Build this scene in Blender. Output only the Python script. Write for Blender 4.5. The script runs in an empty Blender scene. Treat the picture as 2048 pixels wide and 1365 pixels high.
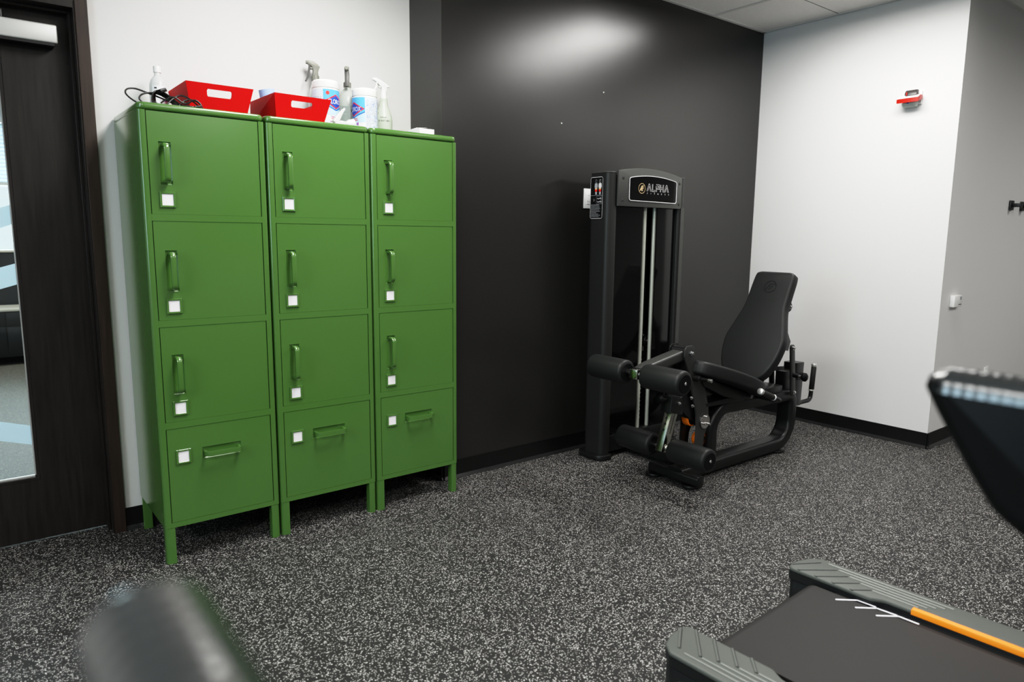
import bpy, bmesh, math, random
from mathutils import Vector, Matrix
R = math.radians
PI = math.pi
random.seed(7)
C = bpy.context.scene.collection
DG = None

# ------------------------------------------------------------------ materials
def srgb(r, g, b):
    f = lambda c: (c / 255 / 12.92) if c / 255 <= .04045 else ((c / 255 + .055) / 1.055) ** 2.4
    return (f(r), f(g), f(b))

def mat(name, col, rough=.5, metal=0., spec=.5, bump=0., bscale=200., var=0., vscale=6., trans=0., coat=0., emit=None, estr=0., aniso=None):
    m = bpy.data.materials.new(name); m.use_nodes = True
    nt = m.node_tree; p = nt.nodes['Principled BSDF']
    p.inputs['Base Color'].default_value = (*col, 1)
    p.inputs['Roughness'].default_value = rough
    p.inputs['Metallic'].default_value = metal
    p.inputs['Specular IOR Level'].default_value = spec
    p.inputs['Transmission Weight'].default_value = trans
    p.inputs['Coat Weight'].default_value = coat
    p.inputs['Coat Roughness'].default_value = .20
    if emit:
        p.inputs['Emission Color'].default_value = (*emit, 1); p.inputs['Emission Strength'].default_value = estr
    if bump or var:
        tc = nt.nodes.new('ShaderNodeTexCoord')
    if bump:
        n = nt.nodes.new('ShaderNodeTexNoise'); n.inputs['Scale'].default_value = bscale; n.inputs['Detail'].default_value = 3
        b = nt.nodes.new('ShaderNodeBump'); b.inputs['Strength'].default_value = bump; b.inputs['Distance'].default_value = .002
        nt.links.new(tc.outputs['Object'], n.inputs['Vector'])
        nt.links.new(n.outputs['Fac'], b.inputs['Height']); nt.links.new(b.outputs['Normal'], p.inputs['Normal'])
    if var:
        n2 = nt.nodes.new('ShaderNodeTexNoise'); n2.inputs['Scale'].default_value = vscale; n2.inputs['Detail'].default_value = 4
        if aniso:
            mp = nt.nodes.new('ShaderNodeMapping'); mp.inputs['Scale'].default_value = aniso
            nt.links.new(tc.outputs['Object'], mp.inputs['Vector']); nt.links.new(mp.outputs['Vector'], n2.inputs['Vector'])
        else:
            nt.links.new(tc.outputs['Object'], n2.inputs['Vector'])
        mr = nt.nodes.new('ShaderNodeMapRange'); mr.inputs['From Min'].default_value = .25; mr.inputs['From Max'].default_value = .75
        mr.inputs['To Min'].default_value = 1 - var; mr.inputs['To Max'].default_value = 1 + var
        mx = nt.nodes.new('ShaderNodeVectorMath'); mx.operation = 'SCALE'; mx.inputs[0].default_value = col
        nt.links.new(n2.outputs['Fac'], mr.inputs['Value']); nt.links.new(mr.outputs['Result'], mx.inputs['Scale'])
        nt.links.new(mx.outputs['Vector'], p.inputs['Base Color'])
    return m

def mat_floor(name, base, fleck, scale, thr, size):
    m = mat(name, base, rough=.62, spec=.3)
    nt = m.node_tree; p = nt.nodes['Principled BSDF']; N = nt.nodes.new; L = nt.links.new
    tc = N('ShaderNodeTexCoord')
    nz = N('ShaderNodeTexNoise'); nz.inputs['Scale'].default_value = 160; nz.inputs['Detail'].default_value = 1
    add = N('ShaderNodeVectorMath'); add.operation = 'MULTIPLY_ADD'; add.inputs[1].default_value = (.009, .009, 0)
    L(tc.outputs['Object'], nz.inputs['Vector']); L(nz.outputs['Color'], add.inputs[0]); L(tc.outputs['Object'], add.inputs[2])
    v = N('ShaderNodeTexVoronoi'); v.voronoi_dimensions = '2D'; v.inputs['Scale'].default_value = scale
    L(add.outputs['Vector'], v.inputs['Vector'])
    sp = N('ShaderNodeSeparateColor'); L(v.outputs['Color'], sp.inputs['Color'])
    g1 = N('ShaderNodeMath'); g1.operation = 'GREATER_THAN'; g1.inputs[1].default_value = thr; L(sp.outputs['Red'], g1.inputs[0])
    g2 = N('ShaderNodeMath'); g2.operation = 'LESS_THAN'; g2.inputs[1].default_value = size; L(v.outputs['Distance'], g2.inputs[0])
    mu = N('ShaderNodeMath'); mu.operation = 'MULTIPLY'; L(g1.outputs[0], mu.inputs[0]); L(g2.outputs[0], mu.inputs[1])
    br = N('ShaderNodeMapRange'); br.inputs['To Min'].default_value = .25; br.inputs['To Max'].default_value = 1.1; L(sp.outputs['Green'], br.inputs['Value'])
    mu2 = N('ShaderNodeMath'); mu2.operation = 'MULTIPLY'; L(mu.outputs[0], mu2.inputs[0]); L(br.outputs['Result'], mu2.inputs[1])
    mx = N('ShaderNodeMix'); mx.data_type = 'RGBA'; mx.inputs['A'].default_value = (*base, 1); mx.inputs['B'].default_value = (*fleck, 1)
    L(mu2.outputs[0], mx.inputs['Factor']); L(mx.outputs['Result'], p.inputs['Base Color'])
    n2 = N('ShaderNodeTexNoise'); n2.inputs['Scale'].default_value = 260; L(tc.outputs['Object'], n2.inputs['Vector'])
    b = N('ShaderNodeBump'); b.inputs['Strength'].default_value = .25; b.inputs['Distance'].default_value = .002
    L(n2.outputs['Fac'], b.inputs['Height']); L(b.outputs['Normal'], p.inputs['Normal'])
    return m

def mat_glass(name, tint=(1, 1, 1), gloss=.08):
    m = bpy.data.materials.new(name); m.use_nodes = True
    nt = m.node_tree; nt.nodes.clear()
    o = nt.nodes.new('ShaderNodeOutputMaterial'); t = nt.nodes.new('ShaderNodeBsdfTransparent'); g = nt.nodes.new('ShaderNodeBsdfGlossy')
    t.inputs['Color'].default_value = (*tint, 1); g.inputs['Roughness'].default_value = .03
    fr = nt.nodes.new('ShaderNodeFresnel'); fr.inputs['IOR'].default_value = 1.45
    mx = nt.nodes.new('ShaderNodeMixShader')
    nt.links.new(fr.outputs[0], mx.inputs[0]); nt.links.new(t.outputs[0], mx.inputs[1]); nt.links.new(g.outputs[0], mx.inputs[2])
    nt.links.new(mx.outputs[0], o.inputs[0])
    return m

def mat_translucent(name, col, w=.6, rough=.4):
    m = bpy.data.materials.new(name); m.use_nodes = True
    nt = m.node_tree; nt.nodes.clear()
    o = nt.nodes.new('ShaderNodeOutputMaterial'); t = nt.nodes.new('ShaderNodeBsdfTranslucent'); p = nt.nodes.new('ShaderNodeBsdfPrincipled')
    t.inputs['Color'].default_value = (*col, 1); p.inputs['Base Color'].default_value = (*col, 1); p.inputs['Roughness'].default_value = rough
    mx = nt.nodes.new('ShaderNodeMixShader'); mx.inputs[0].default_value = w
    nt.links.new(p.outputs[0], mx.inputs[1]); nt.links.new(t.outputs[0], mx.inputs[2]); nt.links.new(mx.outputs[0], o.inputs[0])
    return m

M = {}
M['white_paint'] = mat('white_wall_paint', (.71, .705, .695), .5, spec=.3, bump=.06, bscale=400)
M['far_paint'] = mat('grey_wall_paint', (.42, .42, .41), .6, spec=.3)
M['dark_paint'] = mat('charcoal_wall_paint', (.0172, .0166, .0154), .27, spec=.6, bump=.10, bscale=330)
M['rubber_floor'] = mat_floor('speckled_rubber', (.0165, .0162, .0156), (.62, .61, .58), 200, .63, .36)
M['carpet'] = mat_floor('office_carpet', (.085, .08, .066), (.22, .205, .17), 160, .5, .5)
M['ceiling_tile'] = mat('ceiling_tile', (.88, .86, .83), .9, spec=.1, bump=.35, bscale=180, var=.03, vscale=60)
M['grid_white'] = mat('grid_white', (.7, .69, .66), .5)
M['base_black'] = mat('black_vinyl_base', (.006, .006, .006), .32, spec=.4)
M['base_toe'] = mat('black_vinyl_toe', (.02, .02, .02), .22, spec=.6)
M['wood'] = mat('dark_stained_wood', (.0165, .0135, .0115), .42, spec=.4, var=.45, vscale=5, aniso=(14, 14, 1), bump=.04, bscale=90)
M['wood_warm'] = mat('brown_stained_wood', (.034, .021, .015), .45, spec=.4, var=.35, vscale=5, aniso=(14, 14, 1), bump=.04, bscale=90)
M['silver'] = mat('satin_silver', (.62, .62, .60), .42, metal=.35)
M['black_plastic'] = mat('black_plastic', (.008, .008, .008), .4)
M['green'] = mat('green_enamel', (.070, .163, .036), .18, spec=.5, coat=.6)
M['green_dark'] = mat('green_inner', (.010, .03, .006), .5)
M['card'] = mat('white_card', (.86, .84, .86), .6)
M['red_card'] = mat('red_card', (.52, .0007, .0005), .60, spec=.18)
M['cable_black'] = mat('cable_rubber', (.010, .009, .009), .35)
M['white_plastic'] = mat('white_plastic', (.82, .82, .80), .35)
M['clear_plastic'] = mat_translucent('cloudy_plastic', (.86, .88, .87), .45, .25)
M['clear_film'] = mat_glass('clear_film', (.93, .94, .94))
M['pale_green_liquid'] = mat_translucent('pale_green_plastic', (.76, .83, .72), .4, .3)
M['clear_green'] = mat_translucent('clear_bottle', (.70, .74, .70), .45, .2)
M['grey_plastic'] = mat('grey_plastic', (.23, .235, .20), .42)
M['grey_dark'] = mat('dark_grey_plastic', (.07, .07, .065), .42)
M['blue_towel'] = mat('blue_paper', (.36, .52, .85), .8, spec=.1)
M['lab_blue'] = mat('label_blue', (.10, .42, .86), .4)
M['lab_deep'] = mat('label_deep_blue', (.015, .07, .45), .4)
M['lab_sky'] = mat('label_sky', (.45, .74, .93), .4)
M['lab_white'] = mat('label_white', (.85, .86, .88), .4)
M['lab_pale'] = mat('label_pale_blue', (.62, .71, .84), .4, var=.16, vscale=300)
M['lab_pink'] = mat('label_pink', (.82, .42, .72), .4)
M['lab_red'] = mat('label_red', (.75, .03, .015), .4)
M['lab_purple'] = mat('label_purple', (.30, .06, .50), .4)
M['lab_grey'] = mat('label_grey', (.42, .46, .42), .5)
M['lab_teal'] = mat('label_teal', (.12, .19, .17), .5)
M['ink'] = mat('ink_and_gap_shade', (.012, .012, .012), .5)  # print black, also paints the shade in the locker door gaps
M['ink_blue'] = mat('blue_ink', (.10, .17, .42), .5)
M['ink_grey'] = mat('grey_ink', (.35, .36, .38), .5)
M['orange_ring'] = mat('orange_paint', (.85, .20, .01), .35)
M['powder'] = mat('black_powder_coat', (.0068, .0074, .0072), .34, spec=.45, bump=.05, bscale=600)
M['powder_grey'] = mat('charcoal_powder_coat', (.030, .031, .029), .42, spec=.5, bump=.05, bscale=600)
M['tower_side'] = mat('tower_charcoal', (.0165, .0172, .0160), .42, spec=.4, bump=.08, bscale=500)
M['tower_trim'] = mat('tower_trim_grey', (.048, .049, .046), .42, spec=.4)
M['acrylic'] = mat('smoked_acrylic', (.003, .003, .003), .06, spec=.5)
M['chrome'] = mat('chrome', (.62, .60, .58), .12, metal=1.)
M['rod_steel'] = mat('guide_rod_steel', (.55, .57, .50), .38, metal=.45)
M['bar_steel'] = mat('bar_steel', (.50, .50, .44), .2, metal=1.)
M['bolt_steel'] = mat('zinc_bolt', (.62, .62, .62), .25, metal=1.)
M['vinyl'] = mat('black_upholstery', (.0125, .0138, .0132), .48, spec=.35, bump=.10, bscale=700)
M['foam_grip'] = mat('foam_grip', (.016, .017, .016), .62, spec=.3, bump=.2, bscale=800)
M['brushed_alu'] = mat('brushed_aluminium', (.72, .72, .70), .3, metal=.8)
M['gold'] = mat('gold_print', (.80, .60, .33), .3)
M['silver_print'] = mat('silver_print', (.70, .70, .70), .3)
M['placard'] = mat('placard_black', (.004, .004, .004), .3)
M['rub_pad'] = mat('rubber_foot', (.008, .008, .008), .4)
M['tread_grey'] = mat('treadmill_grey', (.088, .096, .086), .48, spec=.4, bump=.22, bscale=750)
M['tread_ridge'] = mat('treadmill_ridge', (.20, .21, .19), .35, spec=.5)
M['tread_dark'] = mat('treadmill_dark', (.012, .0135, .014), .42, spec=.4)
M['tread_panel'] = mat('treadmill_panel', (.15, .15, .135), .4)
M['belt'] = mat('treadmill_belt', (.029, .0275, .0265), .60, spec=.3, bump=.15, bscale=420)
M['belt_mark'] = mat('white_print', (.80, .80, .86), .5)
M['orange_strip'] = mat('orange_plastic', (.90, .26, .012), .35)
M['rail_black'] = mat('rail_black', (.0045, .0050, .0052), .46, spec=.14)
M['grip_gloss'] = mat('ribbed_grip', (.022, .024, .024), .20, spec=1.0)
M['alarm_red'] = mat('alarm_red', (.40, .010, .003), .3)
M['alarm_white'] = mat('alarm_white', (.85, .85, .84), .35)
M['alarm_dark'] = mat('alarm_dark', (.035, .032, .030), .35)
M['lens'] = mat_translucent('strobe_lens', (.72, .78, .75), .35, .1)
M['lens_blue'] = mat('lens_blue', (.02, .16, .62), .3)
M['glass'] = mat_glass('clear_glass', (.93, .97, .96))
M['frost'] = mat_translucent('frosted_film', (.86, .94, 1.0), .8, .5)
M['desk_dark'] = mat('dark_laminate', (.012, .014, .016), .35)
M['panel_fabric'] = mat('partition_fabric', (.02, .022, .024), .9)
M['desk_top'] = mat('pale_worktop', (.50, .48, .42), .4)
M['leaf'] = mat('plant_leaf', (.05, .13, .04), .5)
M['blind'] = mat_translucent('blind_slat', (.60, .72, .82), .4, .5)
M['daylight'] = mat('daylight_sky', (.8, .9, 1), .9, emit=(.78, .90, 1.0), estr=3.2)

# ------------------------------------------------------------------ mesh helpers
class MB:
    def __init__(s): s.v = []; s.f = []; s.mi = []; s.mats = []
    def m(s, name):
        if name not in s.mats: s.mats.append(name)
        return s.mats.index(name)
    def add(s, vf, mat_name, T=None):
        v, f = vf; o = len(s.v); k = s.m(mat_name)
        for p in v:
            p = Vector(p)
            if T is not None: p = (T @ p) if isinstance(T, Matrix) else Vector(T(p))
            s.v.append(p)
        for q in f: s.f.append([o + i for i in q]); s.mi.append(k)
        return s
    def build(s, name, parent=None, smooth=35, recalc=True):
        me = bpy.data.meshes.new(name)
        me.from_pydata([tuple(p) for p in s.v], [], s.f)
        for n in s.mats: me.materials.append(M[n])
        for p, k in zip(me.polygons, s.mi): p.material_index = k
        if recalc:
            bm = bmesh.new(); bm.from_mesh(me); bmesh.ops.recalc_face_normals(bm, faces=bm.faces); bm.to_mesh(me); bm.free()
        if smooth:
            for p in me.polygons: p.use_smooth = True
            me.set_sharp_from_angle(angle=R(smooth))
        me.update()
        o = bpy.data.objects.new(name, me); C.objects.link(o)
        if parent is not None: o.parent = parent
        return o

def from_bm(bm):
    bm.verts.index_update()
    r = ([v.co.copy() for v in bm.verts], [[v.index for v in f.verts] for f in bm.faces]); bm.free(); return r

def box(x0, x1, y0, y1, z0, z1, bev=0., seg=2):
    bm = bmesh.new(); bmesh.ops.create_cube(bm, size=1)
    for v in bm.verts:
        v.co = Vector((x0 + (v.co.x + .5) * (x1 - x0), y0 + (v.co.y + .5) * (y1 - y0), z0 + (v.co.z + .5) * (z1 - z0)))
    if bev: bmesh.ops.bevel(bm, geom=list(bm.edges), offset=bev, segments=seg, affect='EDGES', profile=.5)
    return from_bm(bm)

def prism(pts, ax, a0, a1, bev=0., seg=2):
    """extrude a 2D outline along axis ax; outline coords: x->(y,z)  y->(x,z)  z->(x,y)"""
    bm = bmesh.new()
    def mk(p, a):
        return {'x': (a, p[0], p[1]), 'y': (p[0], a, p[1]), 'z': (p[0], p[1], a)}[ax]
    A = [bm.verts.new(mk(p, a0)) for p in pts]; B = [bm.verts.new(mk(p, a1)) for p in pts]; n = len(pts)
    fa = bm.faces.new(A); fb = bm.faces.new(list(reversed(B)))
    for i in range(n): bm.faces.new((A[i], B[i], B[(i + 1) % n], A[(i + 1) % n]))
    bmesh.ops.recalc_face_normals(bm, faces=bm.faces)
    if bev: bmesh.ops.bevel(bm, geom=list(fa.edges) + list(fb.edges), offset=bev, segments=seg, affect='EDGES', profile=.5)
    return from_bm(bm)

def fillet(pts, rad, n=6, closed=True):
    """round the corners of a polyline (2D or 3D); rad: number or list"""
    P = [Vector(p) for p in pts]; out = []; N = len(P)
    for i, p in enumerate(P):
        r = rad[i] if isinstance(rad, (list, tuple)) else rad
        if (not closed and i in (0, N - 1)) or r <= 0: out.append(p); continue
        a = P[i - 1] - p; b = P[(i + 1) % N] - p
        la, lb = a.length, b.length; a.normalize(); b.normalize()
        ang = a.angle(b)
        if ang > PI - .02: out.append(p); continue
        t = min(r / math.tan(ang / 2), la * .49, lb * .49); rr = t * math.tan(ang / 2)
        c = p + (a + b).normalized() * (rr / math.sin(ang / 2))
        s = p + a * t - c; e = p + b * t - c; th = s.angle(e)
        for k in range(n + 1):
            w = k / n
            if th < 1e-4: out.append(p); break
            out.append(c + (s * math.sin((1 - w) * th) + e * math.sin(w * th)) / math.sin(th))
    return out

def rrect(x0, x1, y0, y1, r, n=5):
    return [tuple(p) for p in fillet([(x0, y0), (x1, y0), (x1, y1), (x0, y1)], r, n)]

def sweep(path, prof, up=None, closed=False, caps=True, scale=None):
    """sweep a closed 2D profile (n,b) along a 3D path; 'up' fixes the binormal"""
    P = [Vector(p) for p in path]; N = len(P); V = []; F = []; m = len(prof)
    prev = None
    for i, p in enumerate(P):
        if closed: t = (P[(i + 1) % N] - P[i - 1]).normalized()
        else: t = (P[min(i + 1, N - 1)] - P[max(i - 1, 0)]).normalized()
        if up is not None:
            b = Vector(up); b = (b - t * b.dot(t)).normalized()
        else:
            if prev is None: prev = Vector((0, 0, 1)) if abs(t.z) < .9 else Vector((1, 0, 0))
            b = (prev - t * prev.dot(t)).normalized(); prev = b
        nn = b.cross(t)
        s = scale[i] if scale else 1.
        for q in prof: V.append(p + nn * q[0] * s + b * q[1] * s)
    for i in range(N if closed else N - 1):
        j = (i + 1) % N
        for k in range(m):
            l = (k + 1) % m; F.append([i * m + k, i * m + l, j * m + l, j * m + k])
    if caps and not closed:
        F.append(list(range(m))[::-1]); F.append([(N - 1) * m + k for k in range(m)])
    return V, F

def circ(r, n=14, ry=None):
    return [(r * math.cos(2 * PI * k / n), (ry or r) * math.sin(2 * PI * k / n)) for k in range(n)]

def tube(path, r, n=12, closed=False, **k):
    return sweep(path, circ(r, n), closed=closed, **k)

def lathe(prof, c=(0, 0, 0), axis=(0, 0, 1), n=28):
    a = Vector(axis).normalized(); u = a.orthogonal().normalized(); w = a.cross(u); c = Vector(c); V = []; F = []; rings = []
    for r, h in prof:
        if r < 1e-6: rings.append([len(V)]); V.append(c + a * h)
        else:
            rings.append(list(range(len(V), len(V) + n)))
            for k in range(n):
                t = 2 * PI * k / n; V.append(c + a * h + (u * math.cos(t) + w * math.sin(t)) * r)
    for A, B in zip(rings, rings[1:]):
        for k in range(n):
            l = (k + 1) % n
            if len(A) == 1 and len(B) == 1: continue
            if len(A) == 1: F.append([A[0], B[l], B[k]])
            elif len(B) == 1: F.append([A[k], A[l], B[0]])
            else: F.append([A[k], A[l], B[l], B[k]])
    return V, F

def cyl(c0, c1, r, n=20, bev=0.):
    c0 = Vector(c0); d = Vector(c1) - c0; h = d.length
    pr = [(0, 0), (r - bev, 0), (r, bev), (r, h - bev), (r - bev, h), (0, h)] if bev else [(0, 0), (r, 0), (r, h), (0, h)]
    return lathe(pr, c0, d, n)

def catmull(P, n=8, closed=False):
    P = [Vector(p) for p in P]; out = []; N = len(P)
    for i in range(N if closed else N - 1):
        if closed: a, b, c, d = P[i - 1], P[i], P[(i + 1) % N], P[(i + 2) % N]
        else: a, b, c, d = P[max(i - 1, 0)], P[i], P[i + 1], P[min(i + 2, N - 1)]
        for k in range(n):
            t = k / n
            out.append(.5 * ((2 * b) + (c - a) * t + (2 * a - 5 * b + 4 * c - d) * t * t + (3 * b - a - 3 * c + d) * t ** 3))
    if not closed: out.append(P[-1])
    return out

def ribbon(pts, w, closed=False):
    """flat stroke in 2D -> verts (x,y,0)"""
    P = [Vector((p[0], p[1])) for p in pts]; V = []; F = []; N = len(P)
    for i in range(N if closed else N - 1):
        a, b = P[i], P[(i + 1) % N]; d = (b - a)
        if d.length < 1e-7: continue
        d.normalize(); n = Vector((-d.y, d.x)) * w / 2; e = d * w * .25; o = len(V)
        for q in (a - e - n, b + e - n, b + e + n, a - e + n): V.append((q.x, q.y, 0))
        F.append([o, o + 1, o + 2, o + 3])
    return V, F

def poly(pts): return [(p[0], p[1], 0) for p in pts], [list(range(len(pts)))]
def rect2(x0, x1, y0, y1, nx=1):
    V = []; F = []
    for i in range(nx + 1):
        x = x0 + (x1 - x0) * i / nx; V += [(x, y0, 0), (x, y1, 0)]
    for i in range(nx): F.append([2 * i, 2 * i + 2, 2 * i + 3, 2 * i + 1])
    return V, F

def text2(s, size, align='CENTER', sx=1., sub=False):
    cu = bpy.data.curves.new('lettering', 'FONT'); cu.body = s; cu.size = size; cu.align_x = align; cu.resolution_u = 3
    o = bpy.data.objects.new('lettering', cu); C.objects.link(o)
    dg = bpy.context.evaluated_depsgraph_get(); dg.update()
    me = o.evaluated_get(dg).to_mesh()
    V = [(v.co.x * sx, v.co.y, 0) for v in me.vertices]; F = [list(p.vertices) for p in me.polygons]
    bpy.data.objects.remove(o); bpy.data.curves.remove(cu)
    return V, F

def merge(*vfs):
    V = []; F = []
    for v, f in vfs:
        o = len(V); V += list(v); F += [[o + i for i in q] for q in f]
    return V, F

def onY_(y, x0=0, z0=0, s=1):      # 2D (x,y) -> plane y = const facing -y
    return lambda p: (x0 + p[0] * s, y - p[2], z0 + p[1] * s)
def onXm(x, y0=0, z0=0):           # 2D -> plane x = const facing -x (reading left to right = -y)
    return lambda p: (x - p[2], y0 - p[0], z0 + p[1])
def wrap(cx, cy, r, a0, z0):       # 2D -> cylinder; s=0 at azimuth a0, s grows to the viewer's right
    return lambda p: (cx + (r + p[2]) * math.cos(a0 + p[0] / r), cy + (r + p[2]) * math.sin(a0 + p[0] / r), z0 + p[1])

# ------------------------------------------------------------------ objects
def tag(o, label=None, cat=None, group=None, kind=None):
    if label: o['label'] = label
    if cat: o['category'] = cat
    if group: o['group'] = group
    if kind: o['kind'] = kind
    return o
def thing(name, label, cat, loc=(0, 0, 0), rz=0., group=None):
    o = bpy.data.objects.new(name, None); C.objects.link(o); o.location = loc; o.rotation_euler = (0, 0, rz); o.empty_display_size = .1
    return tag(o, label, cat, group)
def copy_tree(o, parent=None):
    c = o.copy(); C.objects.link(c)
    if parent is not None: c.parent = parent
    for ch in list(o.children): copy_tree(ch, c)
    return c
def struct(name, mb, label=None, parent=None, smooth=35):
    o = mb.build(name, parent, smooth); o['kind'] = 'structure'
    if label: o['label'] = label
    return o

# ------------------------------------------------------------------ room
YD, YW, XR, YC, ZC, XD = 3.027, 3.3305, 4.664, 1.710, 2.7465, 1.940
XL, YB, XE = -2.6, -4.2, 8.2
mb = MB(); mb.add(box(XL - .15, XE + .15, YB - .15, 3.425, -.12, 0), 'rubber_floor'); struct('floor', mb, 'dark grey rubber gym floor with pale flecks', smooth=0)
mb = MB(); mb.add(box(XL, 6.0, 3.425, 10.2, -.12, 0), 'carpet'); struct('floor.001', mb, 'beige carpet of the office behind the door', smooth=0)
mb = MB(); mb.add(box(XL - .15, XE + .15, YB - .15, 3.46, ZC, ZC + .12), 'ceiling_tile'); struct('ceiling', mb, 'off-white acoustic tile ceiling', smooth=0)
mb = MB(); mb.add(box(XL, 6.0, 3.46, 10.2, ZC, ZC + .12), 'ceiling_tile'); struct('ceiling.001', mb, 'ceiling of the office behind the door', smooth=0)
mb = MB()
for x in [4.06 - .61 * k for k in range(-4, 11)]: 
    if x < 4.6: mb.add(box(x - .012, x + .012, YB, YD - .001, ZC - .004, ZC + .01), 'grid_white')
for y in [1.867 - .61 * k for k in range(0, 10)]: mb.add(box(XL, XR, y - .012, y + .012, ZC - .004, ZC + .01), 'grid_white')
mb.add(box(4.072, XR, 2.475, 2.479, ZC - .0012, ZC + .01), 'base_black')
mb.add(box(XD, XR, YD - .022, YD, ZC - .006, ZC + .01), 'grid_white'); mb.add(box(XR - .022, XR, YC, YD, ZC - .006, ZC + .01), 'grid_white')
mb.add(box(XR, XE, YC - .022, YC, ZC - .006, ZC + .01), 'grid_white')
struct('trim_1', mb, 'thin metal grid between the ceiling tiles', smooth=0)
# white wall with the door opening
DX0, DX1, DZ = -.482, .4355, 2.152
mb = MB(); mb.add(box(DX1 + .03, XD, YW, 3.46, 0, ZC), 'white_paint'); mb.add(box(XL - .12, DX0 - .03, YW, 3.46, 0, ZC), 'white_paint'); mb.add(box(DX0 - .03, DX1 + .03, YW, 3.46, DZ + .03, ZC), 'white_paint')
struct('wall_back', mb, 'white wall behind the lockers and around the door', smooth=0)
mb = MB(); mb.add(box(XD, XR + .12, YD, 3.46, 0, ZC), 'dark_paint'); struct('wall_dark', mb, 'charcoal painted wall standing forward of the white one', smooth=0)
mb = MB(); mb.add(box(XR, XE, YC, YD, 0, ZC), 'white_paint'); struct('wall_right', mb, 'white wall corner jutting out on the right', smooth=0)
mb = MB(); mb.add(box(XE, XE + .12, YB, YC, 0, ZC), 'far_paint'); struct('wall_east', mb, smooth=0)
mb = MB(); mb.add(box(XL - .12, XE + .12, YB - .12, YB, 0, ZC), 'far_paint'); struct('wall_south', mb, smooth=0)
mb = MB(); mb.add(box(XL - .12, XL, YB, YW, 0, .9), 'far_paint'); mb.add(box(XL - .12, XL, YB, YW, 2.5, ZC), 'far_paint')
mb.add(box(XL - .12, XL, YB, -2.2, .9, 2.5), 'far_paint'); mb.add(box(XL - .12, XL, 2.2, YW, .9, 2.5), 'far_paint'); struct('wall_left', mb, smooth=0)
mb = MB()
for y in (-2.2, -.75, .7, 2.15): mb.add(box(XL - .1, XL - .02, y, y + .05, .9, 2.5), 'silver')
mb.add(box(XL - .1, XL - .02, -2.2, 2.2, .9, .95), 'silver'); mb.add(box(XL - .1, XL - .02, -2.2, 2.2, 2.45, 2.5), 'silver')
w1 = struct('window_1', mb, smooth=0)
mb = MB(); mb.add(box(XL - .065, XL - .055, -2.2, 2.2, .95, 2.45), 'glass'); mb.build('glass_pane', w1, 0)
# vinyl base with a coved toe
BH = .099
def baseboard(name, p0, p1, n, label):
    p0, p1, n = Vector(p0), Vector(p1), Vector(n); mb = MB()
    d = (p1 - p0)
    def T(p): return p0 + d * p[0] + n * p[1] + Vector((0, 0, p[2]))
    pr = [(0.0005, 0), (.016, 0), (.016, .002), (.011, .009), (.0055, .018), (.004, .03), (.004, BH), (.0005, BH)]
    V = [(0, a, b) for a, b in pr] + [(1, a, b) for a, b in pr]; k = len(pr)
    toe = [[i, i + 1, i + 1 + k, i + k] for i in (1, 2, 3)]
    rest = [[i, (i + 1) % k, (i + 1) % k + k, i + k] for i in (0, 4, 5, 6, 7)] + [list(range(k)), [2 * k - 1 - i for i in range(k)]]
    mb.add((V, toe), 'base_toe', T); mb.add((V, rest), 'base_black', T)
    return struct(name, mb, label)
baseboard('baseboard_back', (.487, YW, 0), (XD, YW, 0), (0, -1, 0), 'black vinyl base along the white wall')
baseboard('baseboard_return', (XD, YW - .016, 0), (XD, YD - .016, 0), (-1, 0, 0), 'black vinyl base on the side of the dark wall')
baseboard('baseboard_dark', (XD - .016, YD, 0), (XR - .005, YD, 0), (0, -1, 0), 'black vinyl base along the charcoal wall')
baseboard('baseboard_right', (XR, YD - .005, 0), (XR, YC - .016, 0), (-1, 0, 0), 'black vinyl base along the right white wall')
baseboard('baseboard_corner', (XR - .016, YC, 0), (XE, YC, 0), (0, -1, 0), 'black vinyl base round the right wall corner')
# door casing and jamb
mb = MB()
def casing_x(x0, x1): mb.add(box(x0, x1, YW - .019, YW, 0, DZ + .046, .002), 'wood_warm')
casing_x(.4415, .4855); casing_x(DX0 - .05, DX0 - .006)
mb.add(box(DX0 - .05, .4855, YW - .019, YW, DZ + .0465, DZ + .09, .002), 'wood_warm')
mb.add(box(DX1, DX1 + .029, YW - .012, 3.46, 0, DZ + .029, .001), 'wood'); mb.add(box(DX0 - .029, DX0, YW - .012, 3.46, 0, DZ + .029, .001), 'wood'); mb.add(box(DX0, DX1, YW - .012, 3.46, DZ, DZ + .029, .001), 'wood')
struct('trim_2', mb, 'dark brown wooden door casing beside the white wall', smooth=20)
mb = MB()
mb.add(box(DX1 - .012, DX1 - .0005, 3.372, 3.418, .002, DZ, .002), 'wood'); mb.add(box(DX0 + .0005, DX0 + .012, 3.372, 3.418, .002, DZ, .002), 'wood'); mb.add(box(DX0 + .012, DX1 - .012, 3.372, 3.418, DZ - .012, DZ - .0005, .002), 'wood')
struct('trim_3', mb, 'dark wooden stop inside the door frame', smooth=20)
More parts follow.
